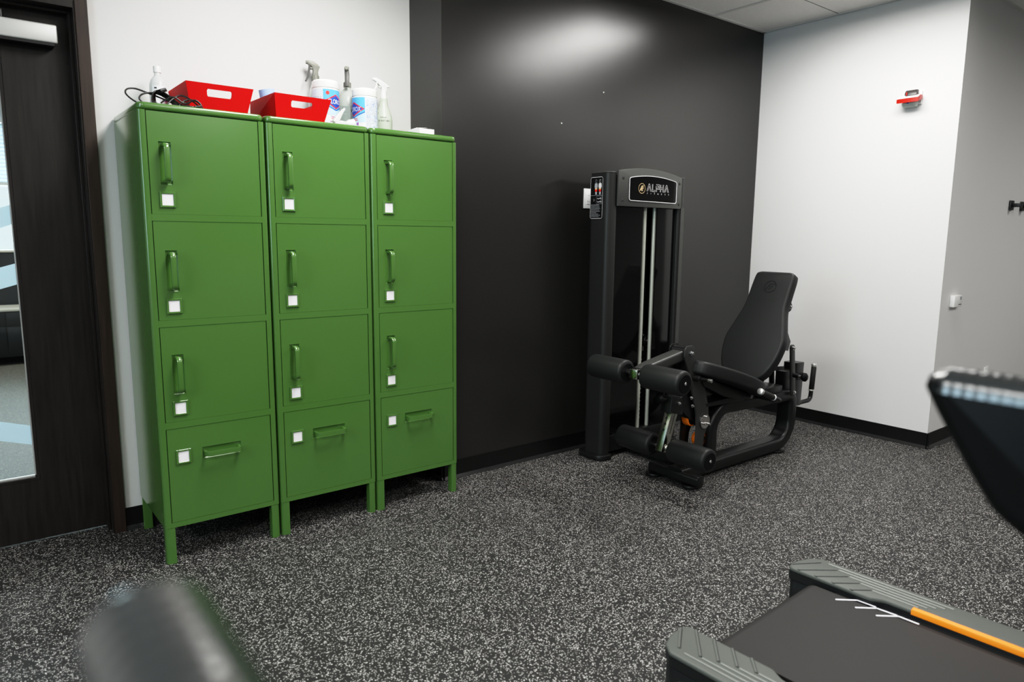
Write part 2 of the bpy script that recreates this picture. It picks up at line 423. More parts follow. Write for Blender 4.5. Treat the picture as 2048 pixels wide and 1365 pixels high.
# door leaf with a tall lite
GX0, GX1, GZ0, GZ1 = -.233, .187, .277, 1.94
DY0, DY1 = 3.420, 3.465
mb = MB()
mb.add(box(GX1 + .012, DX1 - .003, DY0, DY1, .008, DZ - .003, .001), 'wood'); mb.add(box(DX0 + .003, GX0 - .012, DY0, DY1, .008, DZ - .003, .001), 'wood')
mb.add(box(GX0 - .012, GX1 + .012, DY0, DY1, .008, GZ0 - .012), 'wood'); mb.add(box(GX0 - .012, GX1 + .012, DY0, DY1, GZ1 + .012, DZ - .003), 'wood')
door = struct('door_1', mb, 'dark stained wooden door with a tall glass panel', smooth=20)
mb = MB()
for y0, y1 in ((DY0 + .004, DY0 + .018), (DY1 - .018, DY1 - .004)):
    mb.add(box(GX1, GX1 + .0115, y0, y1, GZ0, GZ1), 'wood'); mb.add(box(GX0 - .0115, GX0, y0, y1, GZ0, GZ1), 'wood')
    mb.add(box(GX0 - .0115, GX1 + .0115, y0, y1, GZ0 - .0115, GZ0), 'wood'); mb.add(box(GX0 - .0115, GX1 + .0115, y0, y1, GZ1, GZ1 + .0115), 'wood')
mb.build('glazing_bead', door, 20)
mb = MB(); mb.add(box(GX0, GX1, DY0 + .020, DY0 + .026, GZ0, GZ1), 'glass'); pane = mb.build('glass_pane', door, 0)
mb = MB(); mb.add(box(GX0, GX1, DY0 + .0185, DY0 + .0275, GZ0, GZ0 + .007), 'silver'); mb.add(box(GX1 - .004, GX1, DY0 + .0185, DY0 + .0275, GZ0, GZ1), 'silver'); mb.build('glazing_seal', door, 0)
def band(zl, zr, h):   # slanted frosted band across the lite (given at the x of the visible slice)
    x0, x1 = .12, GX1 - .004
    sl = (zr - zl) / (x1 - x0); f = lambda x: zr + sl * (x - x1)
    mb = MB(); xs = (GX0, GX1 - .004)
    V = []
    for y in (DY0 + .0270, DY0 + .0276):
        V += [(xs[0], y, f(xs[0])), (xs[1], y, f(xs[1])), (xs[1], y, f(xs[1]) + h), (xs[0], y, f(xs[0]) + h)]
    mb.add((V, [[0, 1, 2, 3], [7, 6, 5, 4], [0, 4, 5, 1], [1, 5, 6, 2], [2, 6, 7, 3], [3, 7, 4, 0]]), 'frost')
    mb.build('frosted_band', door, 0)
band(1.294, 1.319, .076); band(1.061, 1.080, .084); band(.433, .4125, .082)
mb = MB()
mb.add(box(.02, .382, 3.350, 3.412, 2.0165, 2.085, .006, 3), 'silver'); cl = mb.build('door_closer', door)
mb = MB(); mb.add(box(.03, .370, 3.353, 3.4195, 2.006, 2.0155), 'black_plastic'); mb.add(box(.10, .36, 3.412, 3.4195, 2.02, 2.083), 'black_plastic'); mb.build('mounting_plate', cl, 0)
mb = MB()
mb.add(cyl((.205, 3.385, 2.085), (.205, 3.385, 2.118), .012), 'black_plastic')
mb.add(sweep([(.205, 3.385, 2.115), (.03, 3.30, 2.115), (-.12, 3.25, 2.115)], [(-.012, -.003), (.012, -.003), (.012, .003), (-.012, .003)], up=(0, 0, 1)), 'black_plastic')
mb.add(cyl((-.12, 3.25, 2.108), (-.12, 3.25, 2.13), .012), 'silver')
mb.build('closer_arm', cl)

# ------------------------------------------------------------------ office seen through the door
mb = MB(); mb.add(box(XL - .12, XL, 3.46, 10.2, 0, ZC), 'white_paint'); mb.add(box(5.9, 6.0, 3.46, 10.2, 0, ZC), 'white_paint')
mb.add(box(XL, 5.9, 9.9, 10.02, 0, .95), 'white_paint'); mb.add(box(XL, 5.9, 9.9, 10.02, 2.5, ZC), 'white_paint'); mb.add(box(2.2, 5.9, 9.9, 10.02, .95, 2.5), 'white_paint'); mb.add(box(XL, -1.4, 9.9, 10.02, .95, 2.5), 'white_paint')
struct('wall_office', mb, 'white walls of the office behind the door', smooth=0)
mb = MB()
for x in (-1.4, -.2, 1.0, 2.15): mb.add(box(x, x + .05, 9.9, 9.98, .95, 2.5), 'silver')
mb.add(box(-1.4, 2.2, 9.9, 9.98, .95, 1.0), 'silver'); mb.add(box(-1.4, 2.2, 9.9, 9.98, 2.45, 2.5), 'silver')
w2 = struct('window_2', mb, 'office window with grey blinds', smooth=0)
mb = MB(); mb.add(box(-1.4, 2.2, 9.945, 9.955, 1.0, 2.45), 'glass'); mb.build('glass_pane', w2, 0)
bl = thing('window_blind', 'pale grey slatted blind hanging in the office window behind the glass door', 'blind', (.4, 9.8, 1.9))
mb = MB()
for k in range(15):
    z = -.05 + k * .042
    mb.add(box(-1.75, 1.75, -.02, .02, z, z + .003), 'blind', Matrix.Translation((0, 0, z)) @ Matrix.Rotation(R(48), 4, 'X') @ Matrix.Translation((0, 0, -z)))
mb.build('slats', bl, 0)
mb = MB(); mb.add(box(-1.76, 1.76, -.025, .025, .58, .62), 'silver'); mb.build('head_rail', bl, 0)
mb = MB(); mb.add(box(-1.76, 1.76, -.02, .02, -.10, -.06), 'silver'); mb.build('bottom_rail', bl, 0)
cr = thing('file_cabinet', 'low black two drawer cabinet with pale top, seen through the door glass', 'cabinet', (.20, 8.3, 0))
mb = MB(); mb.add(box(-.6, .85, 0, .5, .085, .525), 'desk_dark'); mb.build('carcass', cr, 0)
mb = MB(); mb.add(box(-.61, .86, -.02, .51, .526, .548, .003), 'desk_top'); mb.build('cabinet_top', cr)
for x in (-.55, .80):
    for y in (.1, .42): mb = MB(); mb.add(cyl((x, y, 0), (x, y, .085), .03), 'black_plastic'); mb.build('caster', cr)
for x0 in (-.595, .128):
    for z0, z1 in ((.39, .515), (.11, .375)):
        mb = MB(); mb.add(box(x0, x0 + .715, -.018, -.001, z0, z1, .002), 'desk_dark'); dw = mb.build('drawer', cr)
        mb = MB(); mb.add(cyl((x0 + .27, -.035, z1 - .075), (x0 + .45, -.035, z1 - .075), .006), 'silver')
        for xx in (x0 + .28, x0 + .44): mb.add(cyl((xx, -.035, z1 - .075), (xx, -.017, z1 - .075), .004), 'silver')
        mb.build('handle', dw)
pt = thing('desk_partition', 'dark grey fabric partition with pale cap, behind the low office cabinet', 'partition', (.2, 8.86, 0))
mb = MB(); mb.add(box(-1.6, 1.8, 0, .06, 0, 1.08), 'panel_fabric'); mb.build('panel', pt, 0)
mb = MB(); mb.add(box(-1.61, 1.81, -.01, .07, 1.081, 1.105, .003), 'desk_top'); mb.build('cap_rail', pt)
pl = thing('potted_plant', 'leafy green office plant behind the partition, seen through the door glass', 'plant', (.36, 9.42, 0))
mb = MB(); mb.add(lathe([(0, 0), (.12, 0), (.16, .35), (.145, .35), (.13, .30), (0, .30)]), 'desk_dark'); mb.build('pot', pl)
mb = MB()
for k in range(34):
    a = random.uniform(0, 2 * PI); L_ = random.uniform(.2, .40); h = random.uniform(.7, 1.05)
    p0 = Vector((0, 0, .3)); p1 = Vector((math.cos(a) * L_ * .4, math.sin(a) * L_ * .4, h)); p2 = Vector((math.cos(a) * L_, math.sin(a) * L_, h + random.uniform(-.15, .25)))
    pts = catmull([p0, p1, p2], 6); n = len(pts)
    mb.add(sweep(pts, [(-.018, 0), (0, .002), (.018, 0), (0, -.002)], scale=[.25 + 1.0 * math.sin(PI * (i + .5) / n) for i in range(n)]), 'leaf')
mb.build('foliage', pl)

# ------------------------------------------------------------------ lockers
LW, LD, LZ0, LZ1 = .451, .464, .147, 1.7285
YF = 2.858
LIN = .027
def handle_path(a, b, vertical=True, out=.033):
    if vertical: P = [(a[0], .004, a[1]), (a[0], -out, a[1]), (a[0], -out, b[1]), (a[0], .004, b[1])]
    else: P = [(a[0], .004, a[1]), (a[0], -out, a[1]), (b[0], -out, a[1]), (b[0], .004, a[1])]
    return fillet(P, .016, 6, closed=False)
def recess_panel(x0, x1, z0, z1, rx0, rx1, rz0, rz1, depth=.006, y0=.0015, th=.017):
    """a sheet door with a pressed rectangular recess"""
    xs = [x0, rx0, rx1, x1]; zs = [z0, rz0, rz1, z1]; V = []; F = []
    idx = {}
    for i, x in enumerate(xs):
        for j, z in enumerate(zs): idx[(i, j)] = len(V); V.append((x, y0, z))
    for i in range(3):
        for j in range(3):
            if (i, j) != (1, 1): F.append([idx[(i, j)], idx[(i + 1, j)], idx[(i + 1, j + 1)], idx[(i, j + 1)]])
    e = .003; o = len(V)
    V += [(rx0 + e, y0 + depth, rz0 + e), (rx1 - e, y0 + depth, rz0 + e), (rx1 - e, y0 + depth, rz1 - e), (rx0 + e, y0 + depth, rz1 - e)]
    ring = [idx[(1, 1)], idx[(2, 1)], idx[(2, 2)], idx[(1, 2)]]
    for k in range(4): F.append([ring[k], ring[(k + 1) % 4], o + (k + 1) % 4, o + k])
    F.append([o, o + 1, o + 2, o + 3])
    o = len(V); V += [(x0, y0 + th, z0), (x1, y0 + th, z0), (x1, y0 + th, z1), (x0, y0 + th, z1)]
    F.append([o, o + 3, o + 2, o + 1])
    loops = [[idx[(i, 0)] for i in range(4)] + [o + 1, o], [idx[(3, j)] for j in range(4)] + [o + 2, o + 1], [idx[(3 - i, 3)] for i in range(4)] + [o + 3, o + 2], [idx[(0, 3 - j)] for j in range(4)] + [o, o + 3]]
    F += loops
    return V, F
def make_locker():
    t = thing('locker', 'green metal locker, leftmost of the three, with black cable on top', 'locker', group='green lockers in a row')
    n0, n1 = LIN - .003, LW - LIN + .003
    out = [(n0, .0), (n0, .03), (n1, .03), (n1, .0)]
    r = .026
    right = [tuple(p) for p in fillet([(n1, 0), (LW, 0), (LW, LD)], r, 7, closed=False)][1:]
    left = [tuple(p) for p in fillet([(0, LD), (0, 0), (n0, 0)], r, 7, closed=False)][:-1]
    outline = out + right + left
    mb = MB(); mb.add(prism(outline, 'z', LZ0, LZ1), 'green')
    for z0, z1 in ((LZ0, .167), (.5435, .5695), (.9390, .9645), (1.3345, 1.3595)):
        mb.add(box(n0 - .0005, n1 + .0005, .0, .0295, z0, z1), 'green')
    mb.add(box(n0 + .0002, n1 - .0002, .0190, .0298, LZ0 + .005, LZ1 - .002), 'ink')  # black sheet behind the doors, paints shade into their gaps
    mb.build('cabinet_body', t)
    cap = [tuple(p) for p in fillet([(0, 0), (LW, 0), (LW, LD), (0, LD)], [.026, .026, .004, .004], 7)]
    mb = MB(); mb.add(prism(cap, 'z', LZ1 + .0018, 1.756, .008, 3), 'green'); mb.add(box(.012, LW - .012, .012, LD - .01, LZ1 - .0005, LZ1 + .002), 'green_dark'); mb.build('locker_top', t)
    for z0, z1 in ((.570, .9385), (.965, 1.334), (1.360, 1.7265)):
        mb = MB(); mb.add(recess_panel(LIN, LW - LIN, z0, z1, .062, .104, z0 + .107, z0 + .261), 'green'); d = mb.build('door', t, 20)
        mb = MB(); mb.add(sweep(handle_path((.081, z0 + .118), (.081, z0 + .250)), [(-.0055, -.009), (.0035, -.009), (.0055, -.006), (.0055, .006), (.0035, .009), (-.0055, .009)], up=(1, 0, 0)), 'green'); mb.build('handle', d, 50)
        card_frame(d, .055, .109, z0 + .024, z0 + .081)
    z0, z1 = .168, .5425
    mb = MB(); mb.add(recess_panel(LIN, LW - LIN, z0, z1, .152, .302, .406, .452), 'green'); d = mb.build('drawer', t, 20)
    mb = MB(); mb.add(sweep(handle_path((.163, .429), (.291, .429), False), [(-.0055, -.009), (.0035, -.009), (.0055, -.006), (.0055, .006), (.0035, .009), (-.0055, .009)], up=(0, 0, 1)), 'green'); mb.build('handle', d, 50)
    card_frame(d, .055, .109, .400, .457)
    leg = [tuple(p) for p in fillet([(0, 0), (.036, 0), (.036, .036), (0, .036)], [.026, .003, .003, .003], 7)]
    for fx, fy in ((0, 0), (1, 0), (0, 1), (1, 1)):
        pts = [((LW - p[0]) if fx else p[0], (LD - p[1]) if fy else p[1]) for p in leg]
        mb = MB(); mb.add(prism(pts, 'z', 0, LZ0 - .0012), 'green'); mb.build('leg', t)
    return t
def card_frame(d, x0, x1, z0, z1):
    mb = MB(); w = .0076
    for a in ((x0, x0 + w, z0, z1), (x1 - w, x1, z0, z1), (x0 + w, x1 - w, z0, z0 + w), (x0 + w, x1 - w, z1 - w, z1)):
        mb.add(box(a[0], a[1], -.0045, .0012, a[2], a[3], .001, 1), 'green')
    mb.build('card_frame', d)
    mb = MB(); mb.add(box(x0 + w, x1 - w, -.0012, .0010, z0 + w, z1 - w), 'card'); mb.build('name_card', d, 0)
L1 = make_locker(); L1.location = (.550, YF, 0)
LX = [.550, .550 + .4573, .550 + 2 * .4573]
L2 = copy_tree(L1); L2.location = (LX[1], YF, 0); L2['label'] = 'green metal locker, middle of the three, red tray and tall bottles on top'
L3 = copy_tree(L1); L3.location = (LX[2], YF, 0); L3['label'] = 'green metal locker, rightmost of the three, beside the charcoal wall'
TOP = 1.756

# ------------------------------------------------------------------ red trays
def tray(label, x0, x1, bx0, bx1, y0, y1, by0, by1, z1, hx0, hx1, hz0, hz1, rz=0., skew=0.):
    cx, cy = (x0 + x1) / 2, (y0 + y1) / 2
    t = thing('red_tray', label, 'tray', (cx, cy, TOP), rz, 'red storage trays on the lockers')
    Z1 = z1 - TOP; th = .004
    lo = [(bx0 - cx, by0 - cy), (bx1 - cx, by0 - cy), (bx1 - cx, by1 - cy), (bx0 - skew - cx, by1 - cy)]
    hi = [(x0 - cx, y0 - cy), (x1 - cx, y0 - cy), (x1 - cx, y1 - cy), (x0 - cx, y1 - cy)]
    ins = [(th, th), (-th, th), (-th, -th), (th, -th)]
    mb = MB()
    for k in range(4):
        l = (k + 1) % 4
        def P(s, w, inner):
            a = Vector((*lo[k], 0)).lerp(Vector((*lo[l], 0)), s); b = Vector((*hi[k], Z1)).lerp(Vector((*hi[l], Z1)), s)
            p = a.lerp(b, w); p.z = Z1 * w
            if inner:
                i0 = Vector((*ins[k], 0)).lerp(Vector((*ins[l], 0)), s); p = p + i0
            return p
        if k in (0, 2):
            s0, s1 = ((hx0 - x0) / (x1 - x0), (hx1 - x0) / (x1 - x0)); w0, w1 = (hz0 - TOP) / Z1, (hz1 - TOP) / Z1
            ds, dw = .016, .055
            hole = [(s0 + ds, w0), (s1 - ds, w0), (s1, w0 + dw), (s1, w1 - dw), (s1 - ds, w1), (s0 + ds, w1), (s0, w1 - dw), (s0, w0 + dw)]
            V = []; F = []
            for inner in (False, True):
                V += [P(0, 0, inner), P(1, 0, inner), P(1, 1, inner), P(0, 1, inner)] + [P(s, w, inner) for s, w in hole]
            for o in (0, 12):
                F += [[o + 0, o + 1, o + 5, o + 4], [o + 1, o + 6, o + 5], [o + 1, o + 2, o + 7, o + 6], [o + 2, o + 8, o + 7], [o + 2, o + 3, o + 9, o + 8], [o + 3, o + 10, o + 9], [o + 3, o + 0, o + 11, o + 10], [o + 0, o + 4, o + 11]]
            for q in range(8): F.append([4 + q, 4 + (q + 1) % 8, 16 + (q + 1) % 8, 16 + q])
            F += [[3, 2, 14, 15], [0, 1, 13, 12]]
        else:
            V = [P(0, 0, 0), P(1, 0, 0), P(1, 1, 0), P(0, 1, 0), P(0, 0, 1), P(1, 0, 1), P(1, 1, 1), P(0, 1, 1)]
            F = [[0, 1, 2, 3], [7, 6, 5, 4], [3, 2, 6, 7], [0, 4, 5, 1]]
        mb.add((V, F), 'red_card')
    mb.add(box(lo[0][0], lo[1][0], lo[0][1], lo[2][1], 0, th), 'red_card')
    mb.build('tray_body', t, 0)
    return t
tray('red open tray with hand slot, left one, on the leftmost locker', .741, .996, .760, .971, 2.950, 3.232, 2.972, 3.210, 1.866, .816, .916, 1.818, 1.846)
tray('red open tray with hand slot, right one, on the middle locker', 1.070, 1.318, 1.082, 1.288, 2.932, 3.215, 2.952, 3.195, 1.862, 1.142, 1.240, 1.813, 1.840, R(1.2), .022)

# ------------------------------------------------------------------ bottles and bits on the lockers
def bottle_alcohol():
    x, y = .702, 3.22
    t = thing('alcohol_bottle', 'clear round bottle with white cap, behind the black cable', 'bottle', (x, y, TOP))
    mb = MB(); mb.add(lathe([(0, 0), (.031, 0), (.033, .004), (.033, .112), (.0315, .130), (.026, .147), (.017, .159), (.0125, .165), (.0115, .1762), (0, .176)]), 'clear_plastic'); mb.build('bottle_body', t)
    mb = MB(); mb.add(lathe([(0, .1765), (.0145, .1765), (.0145, .199), (.0135, .201), (0, .201)], n=32), 'white_plastic'); mb.build('cap', t)
    mb = MB(); a0 = math.atan2(-y, -x) + .3
    mb.add(rect2(-.034, .030, .035, .122, 10), 'lab_white', wrap(0, 0, .0333, a0, 0))
    for (s, z, w, h, c) in ((-.02, .112, .010, .006, 'ink'), (-.02, .088, .012, .002, 'ink_grey'), (-.02, .083, .012, .002, 'ink_grey'), (-.02, .078, .012, .002, 'ink_grey'), (0.002, .066, .016, .003, 'ink_grey'), (.016, .062, .010, .004, 'lab_purple'), (.004, .04, .03, .01, 'lab_sky')):
        mb.add(rect2(s - w / 2, s + w / 2, z - h / 2, z + h / 2, 4), c, wrap(0, 0, .0337, a0, 0))
    mb.add(ribbon(rrect(.000, .022, .092, .105, .004), .001, True), 'ink_grey', wrap(0, 0, .0337, a0, 0))
    mb.add(text2('Qumis', .008), 'ink_grey', lambda p: wrap(0, 0, .0337, a0, 0)((p[0] + .011, p[1] + .096, 0)))
    mb.build('bottle_label', t, 60, False)
bottle_alcohol()

def make_cable():
    t = thing('coiled_cable', 'coil of thin black cable on the left locker, beside the left red tray', 'cable', (.64, 3.0, TOP))
    mb = MB()
    def P(pts): return catmull([(x - .64, y - 3.0, z - TOP) for x, y, z in pts], 8)
    q = TOP + .004
    mb.add(tube(P([(.600, 2.93, q), (.572, 2.97, 1.768), (.548, 3.02, 1.800), (.556, 3.05, 1.824), (.585, 3.06, 1.832), (.618, 3.05, 1.822), (.650, 3.02, 1.806), (.685, 2.98, 1.785), (.715, 2.93, 1.760), (.73, 2.91, q)]), .0032, 8), 'cable_black')
    mb.add(tube(P([(.590, 2.94, q), (.585, 2.99, 1.785), (.600, 3.02, 1.806), (.628, 3.03, 1.817), (.656, 3.02, 1.815), (.690, 2.97, 1.79), (.70, 2.92, q)]), .0032, 8), 'cable_black')
    for k in range(7):
        o = k * .0065
        mb.add(tube(P([(.618 + o * .6, 2.93, q), (.622 + o * .5, 2.96 + o, 1.782), (.634 + o * .4, 2.985 + o, 1.812 + o * .25), (.655 + o * .5, 2.99 + o, 1.822 - o * .3), (.682 + o * .6, 2.97 + o * .5, 1.805 - o * .5), (.712 + o * .3, 2.93, 1.770 - o * .2), (.728 + o * .2, 2.905, q)]), .0032, 8), 'cable_black')
    mb.add(tube(P([(.66, 2.92, q), (.69, 2.94, 1.79), (.718, 2.945, 1.806), (.742, 2.93, 1.797), (.760, 2.90, 1.775), (.768, 2.88, q)]), .0032, 8), 'cable_black')
    mb.add(tube(P([(.70, 2.90, q), (.722, 2.91, 1.782), (.745, 2.91, 1.789), (.768, 2.905, 1.783), (.782, 2.90, 1.765), (.775, 2.89, q), (.74, 2.885, q), (.71, 2.89, 1.762)]), .0030, 8), 'cable_black')
    mb.add(tube(P([(.64, 2.91, 1.765), (.68, 2.90, 1.790), (.72, 2.895, 1.77), (.755, 2.89, 1.786), (.775, 2.885, 1.768), (.75, 2.88, q)]), .0030, 8), 'cable_black')
    mb.build('cord', t, 60)
    mb = MB(); mb.add(sweep([(.648 - .64, 2.965 - 3, .058), (.668 - .64, 2.97 - 3, .068)], rrect(-.018, .018, -.007, .007, .004), up=(0, 0, 1)), 'cable_black'); mb.build('cable_tie', t)
make_cable()

def canister(label, x, y, h, r, a_logo, zsh=0.):
    t = thing('wipes_canister', label, 'canister', (x, y, TOP), 0, 'wipes canisters on the lockers')
    mb = MB(); mb.add(lathe([(0, 0), (r - .002, 0), (r, .003), (r, h - .038), (r - .002, h - .036), (0, h - .036)], n=40), 'white_plastic'); mb.build('canister_body', t)
    mb = MB(); mb.add(lathe([(0, h - .0355), (r + .0005, h - .0355), (r + .0012, h - .033), (r + .0005, h - .008), (r - .006, h - .001), (0, h)], n=40), 'white_plastic')
    mb.add(lathe([(0, h), (r * .55, h), (r * .52, h + .004), (0, h + .005)]), 'white_plastic'); mb.build('lid', t)
    W = lambda off, s=0., z=0.: (lambda p: wrap(0, 0, r + off, a_logo, 0)((p[0] + s, p[1] + z, 0)))
    mb = MB(); c = 2 * PI * r; zt = h - .044
    mb.add(rect2(-c / 2, c / 2, .004, zt, 40), 'lab_pale', W(.0003))
    mb.add(rect2(-.060, .060, .004, zt, 16), 'lab_white', W(.0006))
    mb.add(rect2(-.060, .060, .004, .022, 16), 'lab_pink', W(.0009))
    mb.add(rect2(-.060, .060, zt - .112, zt, 16), 'lab_sky', W(.0009))
    n = 16
    def strip(f0, f1):
        V = []; F = []
        for i in range(n + 1):
            s = -.060 + .12 * i / n; V += [(s, f0(s), 0), (s, f1(s), 0)]
        for i in range(n): F.append([2 * i, 2 * i + 2, 2 * i + 3, 2 * i + 1])
        return V, F
    mb.add(strip(lambda s: zt - .092 + .40 * abs(s), lambda s: zt - .088 + .40 * abs(s)), 'lab_deep', W(.0013))
    mb.add(strip(lambda s: zt - .088 + .40 * abs(s), lambda s: zt), 'lab_blue', W(.0012))
    zc = zt - .052
    mb.add(strip(lambda s: zc - max(0, .033 - .56 * abs(s)), lambda s: zc + max(0, .033 - .56 * abs(s))), 'lab_red', W(.0016))
    mb.add(strip(lambda s: zc - max(0, .0275 - .56 * abs(s)), lambda s: zc + max(0, .0275 - .56 * abs(s))), 'lab_deep', W(.0019))
    mb.add(text2('CLOROX', .029, sx=.68), 'lab_white', W(.0024, 0, zc - .0100))
    mb.add(lathe([(0, 0), (.0085, 0)], axis=(0, 0, 1), n=16), 'lab_red', W(.0016, -.040, zt - .016))
    mb.add(text2('Disinfecting', .012), 'ink_blue', W(.0012, .0, zt - .122))
    for q, (s, z, w, hh, cc) in enumerate(((.0, .066, .045, .003, 'lab_red'), (.0, .059, .05, .003, 'lab_red'), (.012, .043, .022, .003, 'lab_purple'), (.025, .043, .005, .014, 'lab_purple'), (.012, .032, .02, .002, 'ink_blue'), (-.022, .045, .018, .004, 'lab_purple'), (.012, .027, .02, .002, 'ink_blue'))):
        mb.add(rect2(s - w / 2, s + w / 2, z - hh / 2, z + hh / 2, 6), cc, W(.0012))
    random.seed(3)
    for col in range(2):
        for row in range(22):
            z = .012 + row * .0066
            if z > zt - .012: break
            s = .066; 
            while s < c / 2 - .004:
                w = random.uniform(.004, .014); s2 = min(s + w, c / 2 - .003)
                for sg in (1, -1):
                    if random.random() < .8: mb.add(rect2(min(sg * s, sg * s2), max(sg * s, sg * s2), z, z + .0022, 2), 'ink_blue' if row in (9, 10) else 'lab_deep' if random.random() < .12 else 'ink_grey', W(.0007))
                s = s2 + .003
        break
    mb.build('canister_label', t, 60, False)
    return t
def facing(x, y): return math.atan2(-y, -x)
canister('white wipes canister with blue label, behind the right red tray', 1.397, 3.165, .230, .0600, facing(1.397, 3.165) + .80)
canister('white wipes canister with blue label, between the two tallest spray bottles', 1.5615, 3.10, .205, .0575, facing(1.5615, 3.10) - 1.02)

def spray(label, x, y, prof, h_neck, ang, body_mat, head_mat, lever_mat, ring_h=.023, ring_r=.0175, style=0, group='trigger spray bottles on the lockers', sc=1.):
    prof = [(r_, h_ - .007 if h_ > .06 else h_) for r_, h_ in prof]; h_neck -= .007
    t = thing('spray_bottle', label, 'spray bottle', (x, y, TOP), 0, group)
    mb = MB(); mb.add(lathe(prof, n=32), body_mat); mb.build('bottle_body', t)
    T = Matrix.Translation((0, 0, h_neck)) @ Matrix.Rotation(ang, 4, 'Z') @ Matrix.Scale(sc, 4)
    mb = MB()
    mb.add(lathe([(0, 0), (ring_r, 0), (ring_r, .004), (ring_r * .93, ring_h), (0, ring_h)], n=28), head_mat, T)
    if style == 0:
        for k in range(18):
            a = 2 * PI * k / 18; mb.add(box(-.0009, .0009, -.0009, .0009, .003, ring_h - .002), head_mat, T @ Matrix.Rotation(a, 4, 'Z') @ Matrix.Translation((ring_r * .985, 0, 0)))
    mb.build('collar', t)
    mb = MB()
    if style == 0:
        mb.add(prism([(-.013, ring_h), (.014, ring_h), (.012, .040), (.018, .058), (.022, .064), (.012, .074), (-.008, .086), (-.026, .090), (-.036, .085), (-.036, .074), (-.026, .070), (-.012, .058), (-.011, .042)], 'y', -.0105, .0105, .003), head_mat, T)
        mb.add(cyl((-.042, 0, .081), (-.030, 0, .081), .0085, bev=.001), head_mat, T); mb.add(cyl((-.026, 0, .056), (-.008, 0, .056), .0065), head_mat, T)
    else:
        mb.add(prism([(-.013, ring_h), (.016, ring_h), (.013, .042), (.020, .062), (.040, .066), (.014, .083), (-.020, .100), (-.048, .110), (-.060, .106), (-.060, .093), (-.044, .088), (-.030, .072), (-.012, .060), (-.011, .045)], 'y', -.0105, .0105, .003), head_mat, T)
        mb.add(cyl((-.068, 0, .100), (-.054, 0, .100), .0085, bev=.001), head_mat, T); mb.add(cyl((-.030, 0, .062), (-.008, 0, .062), .006), head_mat, T)
    mb.build('spray_head', t)
    mb = MB()
    if style == 0: pp = [(-.026, 0, .076), (-.027, 0, .055), (-.031, 0, .030), (-.040, 0, .006), (-.045, 0, -.004)]
    else: pp = [(-.040, 0, .092), (-.042, 0, .075), (-.047, 0, .058), (-.058, 0, .040)]
    mb.add(sweep(catmull(pp, 5), rrect(-.0035, .0035, -.0095, .0095, .002, 2), up=(0, 1, 0)), lever_mat, T); mb.build('trigger', t)
    return t
spray('spray bottle with grey trigger head pointing left, behind the left wipes canister', 1.396, 3.272, [(0, 0), (.034, 0), (.036, .004), (.036, .170), (.032, .20), (.022, .232), (.014, .250), (.0135, .2545), (0, .2545)], .255, R(-12), 'clear_plastic', 'grey_plastic', 'grey_dark')
s2 = spray('clear spray bottle with grey head facing the room, between the two wipes canisters', 1.528, 3.212, [(0, 0), (.046, 0), (.049, .004), (.049, .150), (.045, .178), (.028, .212), (.016, .228), (.0155, .2335), (0, .2335)], .234, R(62), 'clear_green', 'grey_plastic', 'grey_dark')
mb = MB(); a0 = facing(1.528, 3.212); W2 = lambda off: wrap(0, 0, .0492 + off, a0, 0)
mb.add(rect2(-.046, .052, .02, .138, 14), 'lab_grey', W2(.0002)); mb.add(rect2(.012, .050, .02, .070, 6), 'lab_teal', W2(.0006)); mb.add(rect2(.014, .05, .075, .125, 6), 'lab_grey', W2(.0006)); mb.add(rect2(.016, .046, .108, .120, 6), 'ink', W2(.001))
for k in range(16): mb.add(rect2(-.030, .004, .030 + k * .0066, .0322 + k * .0066, 5), 'lab_teal', W2(.0006))
mb.build('bottle_label', s2, 60, False)
s3 = spray('pale green handwritten spray bottle with white trigger head, next to charcoal wall', 1.713, 3.20, [(0, 0), (.039, 0), (.041, .004), (.041, .105), (.040, .113), (.030, .146), (.0215, .170), (.019, .196), (.0185, .2035), (0, .2035)], .204, R(-4), 'pale_green_liquid', 'white_plastic', 'white_plastic', .036, .0185, 1, sc=.86)
mb = MB(); a0 = facing(1.713, 3.20)
def W3(r, s=0, z=0): return lambda p: wrap(0, 0, r, a0, 0)((p[0] + s, p[1] + z, 0))
mb.add(text2('W ANTI BIO', .0115, sx=.92), 'ink', W3(.0416, 0, .083)); mb.add(text2('interval', .009, sx=1.1), 'ink', W3(.0416, -.003, .101)); mb.add(ribbon([(0, 0), (.004, .012)], .0014), 'ink', W3(.036, -.032, .118))
mb.build('handwriting', s3, 0, False)
# clear plastic trigger head lying down
t = thing('spare_nozzle', 'clear plastic spray nozzle lying at the right end of the middle locker', 'nozzle', (1.395, 2.99, TOP))
mb = MB()
mb.add(lathe([(.021, 0), (.023, .0), (.021, .022), (.015, .036), (.010, .040), (.009, .038), (.014, .034), (.019, .02), (.021, 0)], n=24), 'clear_plastic', Matrix.Translation((.050, -.01, .0235)) @ Matrix.Rotation(R(-100), 4, 'Y')); mb.build('collar', t)
mb = MB(); mb.add(prism([(-.045, .003), (.02, .003), (.03, .018), (.018, .03), (-.01, .034), (-.028, .026), (-.045, .018)], 'y', -.014, .014, .004), 'clear_plastic'); mb.build('spray_head', t)
mb = MB(); mb.add(sweep(catmull([(-.036, 0, .022), (-.020, 0, .048), (-.004, 0, .070), (.012, 0, .088)], 5), rrect(-.009, .009, -.010, .010, .003, 2), up=(0, 1, 0), scale=[1.5 - 1.1 * k / 15 for k in range(16)]), 'clear_plastic'); mb.build('trigger', t)
